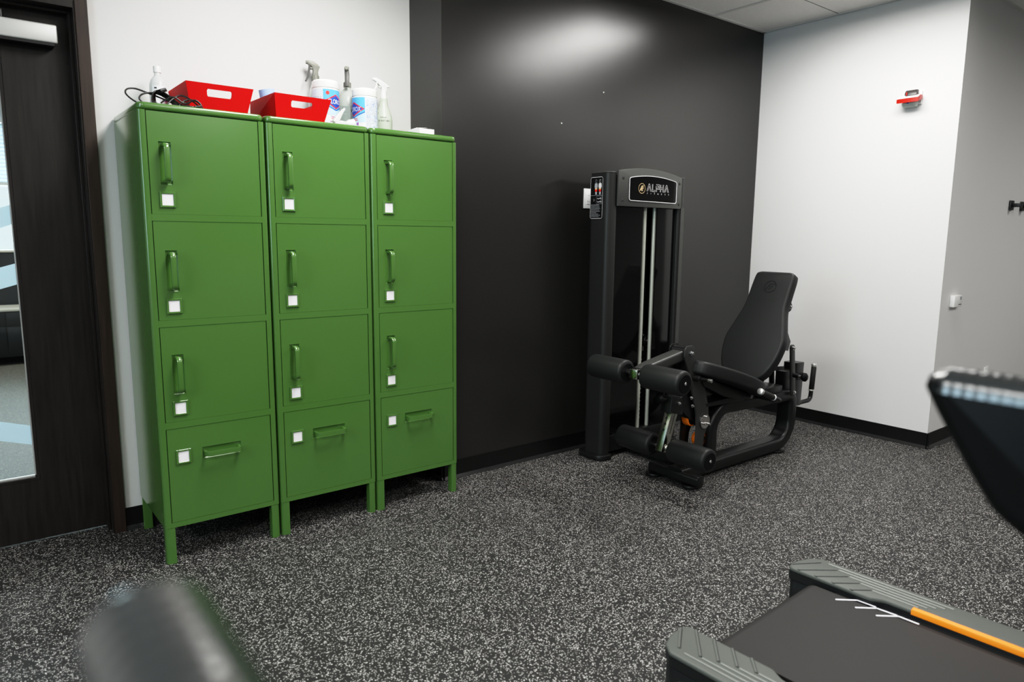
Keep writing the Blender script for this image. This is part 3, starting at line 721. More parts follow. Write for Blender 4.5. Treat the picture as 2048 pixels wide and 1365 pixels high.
# blue paper roll in the tray
t = thing('paper_roll', 'light blue paper roll leaning in the right red tray', 'roll', (1.130, 3.12, TOP + .0115))
Tm = Matrix.Rotation(R(-9), 4, 'Y')
mb = MB(); mb.add(lathe([(.019, .0), (.033, .0), (.033, .138), (.019, .138), (.019, 0)], n=30), 'blue_towel', Tm); mb.build('roll', t)
mb = MB(); mb.add(lathe([(.016, .002), (.0185, .002), (.0185, .137), (.016, .137), (.016, .002)], n=20), 'ink_blue', Tm); mb.build('core', t)
# small white carton
t = thing('small_carton', 'small open white carton at the right end of the rightmost locker', 'box', (1.779, 2.972, TOP))
mb = MB(); mb.add(box(0, .082, 0, .105, 0, .040, .0008, 1), 'card'); mb.build('carton', t, 0)
mb = MB(); mb.add(([(0, 0, .0405), (.040, 0, .0440), (.044, .10, .056), (0, .10, .0408), (0, 0, .0413), (.040, 0, .0448), (.044, .10, .0568), (0, .10, .0416)], [[0, 1, 2, 3], [7, 6, 5, 4], [0, 4, 5, 1], [1, 5, 6, 2], [2, 6, 7, 3], [3, 7, 4, 0]]), 'card'); mb.build('flap', t, 0)
mb = MB(); mb.add(text2('tac', .026), 'ink', lambda p: (-.0006, .052 - p[0], .011 + p[1])); mb.build('lettering', t, 0, False)

# ------------------------------------------------------------------ things on the walls
def duplex(name, label, x, z, y):
    t = thing(name, label, 'outlet', (x, y, z))
    mb = MB(); mb.add(box(-.035, .035, -.006, -.0003, -.0572, .0572, .002), 'white_plastic'); mb.build('cover_plate', t)
    mb = MB(); mb.add(box(-.0165, .0165, -.0085, -.0062, -.033, .033, .001), 'alarm_white')
    for zz in (-.017, .017):
        for xx in (-.006, .006): mb.add(box(xx - .001, xx + .001, -.0088, -.0084, zz - .004, zz + .004), 'ink')
    mb.build('receptacle', t)
duplex('power_outlet', 'white power outlet on the charcoal wall, half behind the machine tower', 2.9535, 1.5152, YD)
duplex('power_outlet', 'white power outlet low on the right wall, above the treadmill rail', 5.554, .368, YC)
for (x, z, l) in ((3.061, 2.131, 'tiny white anchor dot, upper one on the charcoal wall'), (2.735, 1.922, 'tiny white anchor dot, lower one on the charcoal wall')):
    mb = MB(); mb.add(lathe([(0, .0035), (.003, .003), (.0045, 0), (0, 0)], (0, 0, 0), (0, -1, 0), 12), 'white_plastic'); o = mb.build('wall_anchor'); o.location = (x, YD - .0002, z); tag(o, l, 'wall anchor', 'anchors on the charcoal wall')
def wall_hook(x, label):
    t = thing('wall_hook', label, 'hook', (x, YC, 1.532), 0, 'black pegs on the right wall')
    mb = MB(); mb.add(box(-.032, .032, -.014, -.0003, -.032, .032, .003), 'black_plastic'); mb.build('back_plate', t)
    mb = MB(); mb.add(box(-.013, .013, -.062, -.0145, -.013, .013, .002), 'black_plastic'); mb.build('peg', t)
    mb = MB(); mb.add(box(-.020, .020, -.069, -.0625, -.020, .020, .002), 'black_plastic'); mb.build('end_stop', t)
wall_hook(5.676, 'black square wall peg, nearer the wall corner of the two')
wall_hook(5.895, 'black square wall peg, farther from the wall corner of the two')
t = thing('wall_thermostat', 'small white wall sensor box with dark slot, near the wall corner', 'sensor', (4.86, YC, .918))
mb = MB(); mb.add(box(-.060, .060, -.028, -.0003, -.036, .036, .004), 'white_plastic'); mb.build('sensor_case', t)
mb = MB(); mb.add(box(.005, .050, -.0287, -.0281, -.0225, -.0185), 'ink'); mb.build('slot', t, 0)
mb = MB(); mb.add(box(.022, .05, -.0285, -.0281, .008, .028), 'ink_grey'); mb.build('display', t, 0)
# fire alarm horn strobe
t = thing('fire_alarm', 'red and white fire alarm strobe on the right white wall', 'fire alarm', (XR, 1.977, 2.146))
mb = MB(); mb.add(prism([(-.056, -.040), (.052, -.040), (.052, .036), (-.056, .036)], 'x', -.014, -.0003, .003), 'alarm_white'); mb.build('back_box', t)
mb = MB(); mb.add(prism([(-.0145, .012), (-.050, .013), (-.047, .030), (-.034, .045), (-.0145, .047)], 'y', -.040, .032, .007), 'alarm_dark'); mb.build('horn_dome', t)
mb = MB(); mb.add(prism([(-.0145, .012), (-.038, .012), (-.074, -.008), (-.074, -.032), (-.0145, -.014)], 'y', -.063, .063, .0025), 'alarm_red')
slab = mb.build('strobe_hood', t)
mb = MB()
def FT(p): return (-.0385 - .035 * (1 - p[1]) - .0012, -p[0], .0123 - .0203 * (1 - p[1]) + .0012)
mb.add(rect2(-.060, .060, .03, .97), 'alarm_white', FT)
for a, b in (((-.046, .3), (-.044, .6)), ((-.034, .5), (-.029, .7)), ((-.02, .45), (.005, .55)), ((.012, .8), (.018, .8)), ((.020, .8), (.026, .8)), ((.034, .35), (.037, .75)), ((.042, .4), (.042, .75))):
    V, F = ribbon([(a[0], a[1] * .06), (b[0], b[1] * .06)], .0016); mb.add(([(v[0], v[1] / .06, 0) for v in V], F), 'ink_grey', lambda p: tuple(Vector(FT(p)) + Vector((-.0006, 0, .0006))))
mb.build('face_plate', t, 0, False)
mb = MB(); mb.add(prism([(-.0145, -.0185), (-.058, -.0335), (-.046, -.050), (-.0145, -.056)], 'y', -.042, .042, .006, 1), 'lens'); mb.build('strobe_lens', t, 20)
mb = MB(); mb.add(box(-.058, -.054, -.004, .010, -.036, -.028, .001), 'lens_blue'); mb.build('test_tab', t)
mb = MB(); mb.add(cyl((-.052, .016, .012), (-.052, .016, .032), .0035, 10), 'alarm_red'); mb.build('indicator', t)

# ------------------------------------------------------------------ leg extension machine
LX_ = thing('leg_extension_machine', 'black seated leg extension machine with tall weight tower against the charcoal wall', 'gym machine', (3.2, 2.26, 0))
O = Vector((3.2, 2.26, 0))
def part(mb, name, parent=None, smooth=35, label=None):
    o = mb.build(name, None, smooth)
    for v in o.data.vertices: v.co -= O
    o.parent = parent or LX_
    if label: o['label'] = label
    return o
# tower
def column(name, x0, x1, outer_left):
    rr = [.040, .012, .004, .03] if outer_left else [.012, .040, .03, .004]
    pts = [tuple(p) for p in fillet([(x0, 2.752), (x1, 2.752), (x1, 2.905), (x0, 2.905)], rr, 8)]
    mb = MB(); mb.add(prism(pts, 'z', .032, 1.642), 'tower_side'); c = part(mb, name)
    mb = MB(); mb.add(prism(pts, 'z', 1.6425, 1.650, .003), 'tower_trim'); part(mb, 'end_cap', c)
    ft = [tuple(p) for p in fillet([(x0 - .022, 2.735), (x1 + .015, 2.735), (x1 + .015, 2.945), (x0 - .022, 2.945)] if outer_left else [(x0 - .015, 2.735), (x1 + .022, 2.735), (x1 + .022, 2.945), (x0 - .015, 2.945)], [.08, .02, .02, .05] if outer_left else [.02, .08, .05, .02], 8)]
    mb = MB(); mb.add(prism(ft, 'z', 0, .0315, .006), 'rub_pad'); part(mb, 'rubber_foot', c)
    return c
cL = column('tower_column', 2.845, 2.912, True); cR = column('tower_column', 3.448, 3.515, False)
mb = MB(); mb.add(box(2.913, 3.447, 2.895, 2.905, .05, 1.64), 'acrylic'); part(mb, 'rear_shroud', None, 0)
mb = MB()
mb.add(box(2.9125, 2.926, 2.768, 2.785, .05, 1.475), 'tower_side'); mb.add(box(3.466, 3.497, 2.746, 2.7515, .05, 1.470), 'tower_trim')
mb.add(box(2.913, 3.447, 2.772, 2.894, .035, .135, .004), 'powder'); part(mb, 'shroud_frame')
mb = MB(); mb.add(box(2.927, 3.155, 2.776, 2.782, .136, 1.475), 'acrylic'); part(mb, 'front_shroud', None, 0)
mb = MB(); mb.add(box(3.285, 3.4475, 2.776, 2.782, .136, 1.475), 'acrylic'); part(mb, 'front_shroud', None, 0)
for x in (3.200, 3.289):
    mb = MB(); mb.add(cyl((x, 2.80, .136), (x, 2.80, 1.55), .0125, 18), 'rod_steel'); part(mb, 'guide_rod')
mb = MB(); mb.add(cyl((3.303, 2.865, .70), (3.303, 2.865, 1.50), .004, 8), 'bolt_steel'); part(mb, 'lift_cable')
for k in range(15):
    z0 = .165 + k * .0262
    mb = MB(); mb.add(box(3.215, 3.392, 2.850, 2.892, z0, z0 + .0245, .002), 'powder'); mb.add(cyl((3.303, 2.850, z0 + .012), (3.303, 2.846, z0 + .012), .004, 8), 'ink')
    pl_ = part(mb, 'weight_plate')
    mb = MB(); mb.add(box(3.264, 3.280, 2.8485, 2.8495, z0 + .008, z0 + .016), 'silver_print'); part(mb, 'number_tag', pl_, 0)
mb = MB(); mb.add(box(3.22, 3.388, 2.850, 2.892, .560, .600, .003), 'powder'); mb.add(cyl((3.303, 2.865, .6), (3.303, 2.865, .70), .012, 12), 'bolt_steel'); part(mb, 'lift_head')
mb = MB(); mb.add(cyl((3.303, 2.875, .66), (3.303, 2.825, .66), .035, 20, .003), 'powder'); mb.add(cyl((3.303, 2.825, .66), (3.303, 2.818, .66), .012, 12), 'bolt_steel'); part(mb, 'cable_pulley')
# header with arched top
arc = [(2.906 + (3.455 - 2.906) * k / 16, 1.648 + .032 * (1 - ((k - 7.2) / 8.6) ** 2)) for k in range(17)]
hd = [(2.906, 1.463), (3.455, 1.463)] + arc[::-1]
mb = MB(); mb.add(prism(hd, 'y', 2.738, 2.7515, .004), 'tower_trim'); mb.add(box(2.915, 3.446, 2.7518, 2.80, 1.47, 1.635), 'tower_side'); head = part(mb, 'tower_header')
YH = 2.7375
arc2 = [(2.992 + (3.402 - 2.992) * k / 12, 1.617 + .022 * (1 - ((k - 5.6) / 6.4) ** 2)) for k in range(13)]
plate = [(2.992, 1.497)] + [(3.402, 1.493)] + arc2[::-1]
plate = [tuple(p) for p in fillet(plate, [.014, .014, .014] + [0] * 11 + [.014], 5)]
mb = MB(); mb.add(prism(plate, 'y', YH - .003, YH, .001), 'acrylic'); part(mb, 'nameplate', head, 0)
mb = MB(); mb.add(sweep([(p[0], YH - .003, p[1]) for p in plate], circ(.0020, 8), up=(0, 1, 0), closed=True), 'silver_print'); part(mb, 'nameplate_trim', head)
mb = MB(); YL = YH - .0034
mb.add(ribbon([(math.cos(2 * PI * k / 28), math.sin(2 * PI * k / 28)) for k in range(28)], .085, True), 'gold', onY_(YL, 3.095, 1.5675, .0275))
for st in ([(-.62, -.5), (-.08, .5)], [(-.08, .5), (.56, .5)], [(-.02, .42), (-.02, -.5)], [(.22, .36), (.22, -.5)], [(.22, .1), (.50, .1)], [(-.35, -.42), (.02, .42)]):
    mb.add(ribbon(st, .12), 'gold', onY_(YL, 3.095, 1.5675, .0275))
part(mb, 'emblem', head, 0)
mb = MB()
LET = {'A': [[(0, 0), (.42, 1), (.58, 1), (1, 0)], [(.22, 0), (.5, .72), (.78, 0)]], 'L': [[(0, 1), (0, 0), (1, 0)], [(.22, 1), (.22, .2), (1, .2)]], 'P': [[(0, 0), (0, .8)], [(0, 1), (1, 1), (1, .36), (.3, .36)], [(.22, 0), (.22, .55), (.78, .55), (.78, .8), (.22, .8)]], 'H': [[(0, 0), (0, 1)], [(1, 0), (1, 1)], [(.22, 0), (.22, .38), (.78, .38), (.78, 0)], [(.22, 1), (.22, .58), (.78, .58), (.78, 1)]]}
x = 3.136
for ch, w in zip('ALPHA', (.040, .027, .030, .030, .040)):
    for st in LET[ch]: mb.add(ribbon([(p[0] * w, p[1] * .042) for p in st], .0017), 'silver_print', onY_(YL, x, 1.5535))
    x += w + .0066
for k, ch in enumerate('FITNESS'): mb.add(text2(ch, .0125), 'silver_print', onY_(YL, 3.142 + k * .0312, 1.5375))
part(mb, 'lettering', head, 0)
mb = MB()
for x, z in ((2.944, 1.618), (2.942, 1.496), (3.433, 1.611), (3.432, 1.489)): mb.add(lathe([(0, .0004), (.009, .0004), (.010, 0)], (x, YH + .0002, z), (0, -1, 0), 18), 'ink')
part(mb, 'screw_hole', head)
# instruction placard on the left column (faces -x)
XP = 2.8445
mb = MB(); mb.add(box(XP - .0012, XP - .0002, 2.795, 2.893, 1.392, 1.625), 'placard'); plc = part(mb, 'instruction_placard', cL, 0, 'black instruction placard with body diagrams')
mb = MB(); PT = lambda off=.0016: (lambda p: (XP - off - p[2], 2.893 - p[0] * .82, 1.392 + p[1]))
mb.add(ribbon(rrect(.003, .117, .003, .230, .012), .0022, True), 'silver_print', PT())
mb.add(ribbon([(.004, .130), (.116, .130)], .0014), 'ink_grey', PT()); mb.add(ribbon(rrect(.060, .112, .083, .126, .005), .0012, True), 'ink_grey', PT())
for cx, c, hi_ in ((.055, 'ink_grey', 'lab_red'), (.092, 'silver_print', 'lab_red')):
    mb.add(ribbon([(cx + .007 * math.cos(a * .5), .207 + .009 * math.sin(a * .5)) for a in range(13)], .002, True), c, PT())
    mb.add(poly([(cx - .012, .196), (cx + .012, .196), (cx + .015, .180), (cx + .012, .170), (cx - .012, .170), (cx - .015, .180)]), c, PT())
    mb.add(poly([(cx - .011, .169), (cx + .011, .169), (cx + .010, .163), (cx - .010, .163)]), 'gold', PT(.002))
    mb.add(poly([(cx - .012, .162), (cx + .012, .162), (cx + .007, .150), (cx - .007, .150)]), hi_, PT(.002))
    mb.add(poly([(cx - .009, .149), (cx + .009, .149), (cx + .007, .134), (cx - .007, .134)]), 'ink_grey', PT())
for z in (.114, .096): 
    mb.add(ribbon([(.068, z), (.078, z - .004), (.094, z), (.104, z - .006)], .0025), 'silver_print', PT()); mb.add(ribbon([(.098, z + .004), (.106, z - .002)], .002), 'silver_print', PT())
mb.add(ribbon([(.03, .112), (.036, .098), (.044, .110)], .0016), 'ink_grey', PT())
random.seed(5)
for k in range(10):
    z = .078 - k * .0072; mb.add(ribbon([(.010, z), (random.uniform(.06, .10), z)], .0018), 'ink_grey', PT())
part(mb, 'placard_print', plc, 0)
# main frame loop
prof = rrect(-.037, .037, -.052, .052, .022, 5)
yc = 2.26
pth = fillet([(2.895, yc, .052), (3.962, yc, .052), (3.962, yc, .348), (3.157, yc, .372), (3.157, yc, .060)], [0, .15, .055, .13, 0], 12, closed=False)
mb = MB(); mb.add(sweep(pth, prof, up=(0, 1, 0)), 'powder'); frame = part(mb, 'main_frame', None, 40)
mb = MB(); mb.add(prism(rrect(2.882, 2.944, .018, .076, .018, 5), 'y', 2.105, 2.432, .006), 'powder'); part(mb, 'foot_bar')
for x, y in ((2.927, 2.413), (2.932, 2.172)):
    mb = MB(); mb.add(prism(rrect(x - .060, x + .060, y - .046, y + .046, .045, 8), 'z', 0, .017, .004), 'rub_pad'); part(mb, 'rubber_foot')
mb = MB(); mb.add(prism(rrect(3.800, 3.900, 2.20, 2.32, .045, 8), 'z', 0, .0165, .004), 'rub_pad'); part(mb, 'rubber_foot')
mb = MB(); mb.add(prism(rrect(3.08, 3.17, .020, .10, .012, 3), 'y', 2.313, 2.771, .003), 'powder')
for y in (2.45, 2.50): mb.add(cyl((3.10, y, .10), (3.10, y, .108), .008, 10), 'bolt_steel')
part(mb, 'connecting_rail')
# pivot side plates
pl2 = [(2.868, .690), (2.868, .745), (2.947, .745), (2.955, .700), (2.985, .636), (3.042, .525), (3.062, .470), (3.088, .400), (3.098, .310), (3.062, .240), (3.050, .085), (2.985, .085), (2.995, .300), (2.985, .38), (2.953, .476), (2.933, .564), (2.895, .636)]
pl2 = [tuple(p) for p in fillet(pl2, [.01, .038, .038, .02, .02, .03, .03, .04, .03, .03, .005, .005, .03, .03, .03, .03, .02], 6)]
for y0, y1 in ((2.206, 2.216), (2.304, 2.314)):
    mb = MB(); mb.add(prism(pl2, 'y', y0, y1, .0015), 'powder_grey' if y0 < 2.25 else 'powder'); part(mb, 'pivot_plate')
mb = MB(); mb.add(cyl((2.908, 2.217, .706), (2.908, 2.303, .706), .036, 26, .003), 'powder'); part(mb, 'pivot_tube')
def bolt(x, y, z, r=.008, L_=.016, mat_='bolt_steel'):
    mb = MB(); mb.add(cyl((x, y, z), (x, y - L_ * .35, z), r * 1.5, 14), mat_); mb.add(cyl((x, y - L_ * .35, z), (x, y - L_, z), r, 10, .0015), mat_); return part(mb, 'bolt')
bolt(2.916, 2.2055, .706)
mb = MB(); mb.add(cyl((2.950, 2.2055, .574), (2.950, 2.165, .574), .017, 18, .003), 'powder'); mb.add(cyl((2.950, 2.165, .574), (2.950, 2.118, .574), .009, 14), 'powder'); part(mb, 'lock_pin')
mb = MB(); mb.add(cyl((2.950, 2.118, .574), (2.950, 2.094, .574), .010, 12, .002), 'bolt_steel'); part(mb, 'pin_end')
mb = MB(); mb.add(cyl((3.054, 2.2055, .326), (3.054, 2.196, .326), .039, 30, .001), 'chrome'); hub = part(mb, 'hub_disc')
for k in range(3):
    a = R(80 + 120 * k); mb = MB(); mb.add(cyl((3.054 + .024 * math.cos(a), 2.1955, .326 + .024 * math.sin(a)), (3.054 + .024 * math.cos(a), 2.179, .326 + .024 * math.sin(a)), .0052, 10), 'bolt_steel'); part(mb, 'stud', hub)
def pulley(x, z, r):
    mb = MB(); mb.add(cyl((x, 2.237, z), (x, 2.283, z), r * .8, 24), 'powder'); p_ = part(mb, 'cable_pulley')
    mb = MB()
    mb.add(lathe([(r * .84, .002), (r, .004), (r * 1.06, .014), (r * .98, .023), (r * 1.06, .032), (r, .042), (r * .84, .044), (r * .84, .002)], (x, 2.237, z), (0, 1, 0), 28), 'orange_ring')
    part(mb, 'orange_flange', p_)
pulley(3.000, .341, .040); pulley(3.087, .213, .036)
# thigh roller arm and rollers
def cap_roller(name, x, z, y0, y1, r, hole=.0):
    """upholstered roller, end cap faces -y"""
    b = .010
    mb = MB(); mb.add(lathe([(0, 0), (r * .70, 0), (r * .86, .0015), (r - .0025, b * .6), (r, b * 1.5), (r, y1 - y0 - b * 1.5), (r - .0025, y1 - y0 - b * .6), (r * .86, y1 - y0 - .0015), (r * .70, y1 - y0), (0, y1 - y0)], (x, y0, z), (0, 1, 0), 40), 'vinyl')
    ro = part(mb, name, None, 50)
    for yy, d in ((y0, -1), (y1, 1)):
        mb = MB(); mb.add(lathe([(0, .004), (r * .20, .004), (r * .23, .0025), (r * .70, .0028), (r * .76, .0002)], (x, yy, z), (0, d, 0), 32), 'rail_black'); part(mb, 'end_disc', ro)
    mb = MB(); mb.add(lathe([(0, .006), (.0065, .006), (.0078, .0042), (0, .0042)], (x, y0, z), (0, -1, 0), 14), 'bolt_steel'); part(mb, 'screw', ro)
    return ro
UX, UZ = 2.566, .630
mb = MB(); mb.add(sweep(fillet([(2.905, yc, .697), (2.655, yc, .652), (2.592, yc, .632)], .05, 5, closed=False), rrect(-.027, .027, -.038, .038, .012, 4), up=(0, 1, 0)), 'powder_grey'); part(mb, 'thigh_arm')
cap_roller('thigh_roller', UX, UZ, 1.966, 2.200, .0600); cap_roller('thigh_roller', UX, UZ, 2.320, 2.554, .0600)
mb = MB(); mb.add(cyl((UX, 2.2045, UZ), (UX, 2.3155, UZ), .017, 22), 'chrome'); mb.add(box(UX - .024, UX + .024, 2.232, 2.288, UZ - .024, UZ + .024, .004), 'chrome'); part(mb, 'roller_axle')
# shin lever and rollers
mb = MB(); mb.add(prism([(2.806, .486), (2.908, .466), (2.899, .380), (2.797, .404)], 'y', 2.226, 2.294, .006), 'powder'); mb.add(prism([(2.87, .47), (2.90, .395), (3.02, .30), (3.06, .34), (2.97, .45), (2.92, .49)], 'y', 2.228, 2.292, .004), 'powder'); lev = part(mb, 'lever_sleeve')
bolt(2.862, 2.2255, .447, .006, .012); bolt(2.933, 2.2055, .47, .006, .012); bolt(2.945, 2.2055, .425, .006, .012)
mb = MB(); mb.add(cyl((2.800, yc, .468), (2.768, yc, .474), .010, 14), 'powder'); mb.add(lathe([(0, 0), (.013, .001), (.021, .010), (.021, .022), (.012, .031), (0, .032)], (2.770, yc, .474), (-1, 0, .1), 22), 'rail_black'); part(mb, 'pull_knob')
SX, SZ = 2.792, .217
bt, bb = Vector((2.852, 0, .41)), Vector((2.778, 0, .196)); bd = (bt - bb).normalized(); bn = Vector((bd.z, 0, -bd.x))
def barT(p): q = bb + bd * p[2] + bn * p[0]; return (q.x, p[1] + yc, q.z)
bl_ = (bt - bb).length
mb = MB(); mb.add(box(-.026, .026, -.022, .022, 0, bl_, .002), 'bar_steel', barT); mb.add(box(.001, .006, -.0225, -.0218, .10, bl_, 0), 'ink', barT)
for k in range(4): mb.add(lathe([(0, .0005), (.0065, .0005), (.007, 0)], (0, 0, 0), (-1, 0, 0), 14), 'ink', lambda p, k=k: barT((p[0] - .026, p[1], p[2] + .112 + k * .032)))
part(mb, 'telescopic_bar')
cap_roller('shin_roller', SX, SZ, 1.970, 2.200, .0600); cap_roller('shin_roller', SX, SZ, 2.320, 2.550, .0600)
mb = MB(); mb.add(cyl((SX, 2.2045, SZ), (SX, 2.236, SZ), .017, 22), 'chrome'); mb.add(cyl((SX, 2.284, SZ), (SX, 2.3155, SZ), .017, 22), 'chrome'); part(mb, 'roller_axle')
# pads: outline given as half widths along the centre line
def pad(name, A, B, half, th, thr=None, bulge=0.):
    """A->B centre line of the upper surface in the xz plane; half: list of (t, halfwidth)"""
    A, B = Vector((A[0], 0, A[1])), Vector((B[0], 0, B[1])); d = (B - A); Ln = d.length; d.normalize(); n = Vector((-d.z, 0, d.x))
    pts = catmull([(t * Ln, w, 0) for t, w in half], 8)
    outl = [(p[0], p[1]) for p in pts] + [(p[0], -p[1]) for p in reversed(pts)]
    vf = prism(outl, 'z', -th, 0, .014, 4)
    def T(p): 
        q = A + d * p[0] + n * (p[2] + bulge * math.sin(max(0, min(1, p[0] / Ln)) * PI)); return (q.x, p[1] + yc, q.z)
    return vf, T, outl
vf, Tb, _ = pad('backrest', (3.437, .50), (3.740, 1.104), [(0, .06), (.025, .105), (.09, .145), (.21, .176), (.36, .187), (.48, .168), (.60, .143), (.68, .131), (.80, .128), (.92, .126), (.975, .121), (.992, .110), (1, .088)], .062)
mb = MB(); mb.add(vf, 'vinyl', Tb); back = part(mb, 'backrest', None, 50)
Ln = math.hypot(.303, .604)
mb = MB(); EM = lambda p: Tb((Ln * .855 + p[1], p[0], .0012))
mb.add(sweep([(.036 * math.cos(2 * PI * k / 36), .036 * math.sin(2 * PI * k / 36), 0) for k in range(36)], circ(.0011, 6), closed=True, up=(0, 0, 1)), 'vinyl', EM)
for st in ([(.004, -.020), (.004, .018), (-.030, .018)], [(-.006, -.020), (-.006, .004), (-.020, .004)], [(.004, .018), (.024, -.020)]):
    mb.add(sweep([(-p[0] * 1, p[1], 0) for p in st], circ(.0011, 6), up=(0, 0, 1)), 'vinyl', lambda p: EM((-p[0], p[1], p[2])))
part(mb, 'embossed_emblem', back)
vf, Ts, _ = pad('seat', (2.958, .668), (3.530, .468), [(0, .075), (.02, .105), (.08, .128), (.25, .155), (.45, .175), (.65, .183), (.80, .172), (.92, .14), (.98, .10), (1, .07)], .070, bulge=.012)
mb = MB(); mb.add(vf, 'vinyl', Ts); seat = part(mb, 'seat', None, 50)
# seat carrier and brackets
def plateXZ(name, pts, y0, y1, m='powder', bev=.002):
    mb = MB(); mb.add(prism(pts, 'y', y0, y1, bev), m); return part(mb, name)
plateXZ('seat_carrier', [(2.985, .583), (3.47, .414), (3.46, .395), (3.36, .400), (3.21, .440), (3.03, .520)], 2.195, 2.325)
plateXZ('frame_gusset', [(3.06, .42), (3.40, .425), (3.42, .388), (3.07, .40)], 2.205, 2.315)
mb = MB(); mb.add(tube([(2.99, 2.150, .616), (3.035, 2.145, .600), (3.04, 2.145, .588)], .004, 8), 'bolt_steel'); part(mb, 'bracket_bolt')
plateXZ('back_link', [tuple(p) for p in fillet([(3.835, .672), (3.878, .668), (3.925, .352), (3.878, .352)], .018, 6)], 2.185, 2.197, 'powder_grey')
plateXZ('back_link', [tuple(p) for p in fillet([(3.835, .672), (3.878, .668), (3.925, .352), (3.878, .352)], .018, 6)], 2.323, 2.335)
bolt(3.858, 2.1845, .650, .008, .014); bolt(3.898, 2.1845, .376, .008, .014)
mb = MB(); mb.add(prism([(3.60, .735), (3.70, .94), (3.742, .92), (3.90, .68), (3.88, .625), (3.80, .64), (3.66, .70)], 'y', 2.225, 2.295, .004), 'powder'); part(mb, 'back_bracket')
mb = MB(); mb.add(cyl((3.728, 2.15, .905), (3.728, 2.37, .905), .030, 20, .003), 'powder'); part(mb, 'back_hinge')
bolt(3.732, 2.1495, .905, .008, .012)
mb = MB(); mb.add(cyl((3.885, 2.1845, .482), (3.885, 2.150, .480), .014, 16), 'powder'); mb.add(cyl((3.885, 2.150, .480), (3.885, 2.135, .480), .008, 12), 'bolt_steel'); mb.add(lathe([(0, 0), (.016, .001), (.026, .012), (.026, .026), (.014, .036), (0, .037)], (3.885, 2.135, .480), (.25, -1, 0), 22), 'rail_black'); part(mb, 'adjust_knob')
mb = MB(); mb.add(sweep([(4.005, yc, .27), (4.015, yc, .54)], rrect(-.05, .05, -.042, .042, .01, 3), up=(0, 1, 0)), 'powder')
mb.add(sweep([(4.006, yc, .435), (4.009, yc, .475)], rrect(-.058, .058, -.050, .050, .012, 3), up=(0, 1, 0)), 'rail_black')
mb.add(box(3.86, 3.96, 2.23, 2.29, .375, .50, .005), 'powder'); part(mb, 'back_post')
mb = MB(); mb.add(sweep(catmull([(3.62, 2.24, .43), (3.66, 2.24, .49), (3.74, 2.24, .525), (3.86, 2.24, .52)], 6), rrect(-.012, .012, -.006, .006, .003, 2), up=(0, 1, 0)), 'powder'); mb.add(box(3.60, 3.80, 2.20, 2.32, .385, .43, .006), 'powder'); part(mb, 'adjuster_quadrant')
# hand grips
def grip(path, cap_at, name):
    P = [Vector(p) for p in path]
    mb = MB(); mb.add(tube(fillet(P[1:], .055, 10, closed=False), .0135, 16), 'powder'); h = part(mb, name, None, 50)
    a, b = P[0], P[1]; d = (b - a).normalized(); Lg = (b - a).length
    mb = MB(); mb.add(cyl(a + d * .022, b - d * .010, .0165, 22, .002), 'foam_grip'); part(mb, 'foam_sleeve', h, 50)
    mb = MB(); mb.add(cyl(a, a + d * .0215, .0172, 22, .002), 'brushed_alu'); part(mb, 'end_cap', h, 50); mb = MB(); mb.add(cyl(b - d * .0095, b, .0180, 22, .001), 'brushed_alu'); part(mb, 'end_ring', h, 50)
grip([(3.300, 2.040, .487), (3.440, 2.040, .432), (3.510, 2.040, .405), (3.545, 2.10, .395), (3.545, 2.22, .395)], 0, 'hand_grip')
grip([(4.345, 2.305, .486), (4.330, 2.305, .306), (4.322, 2.305, .247), (4.20, 2.305, .247), (4.01, 2.29, .262)], 0, 'hand_grip')

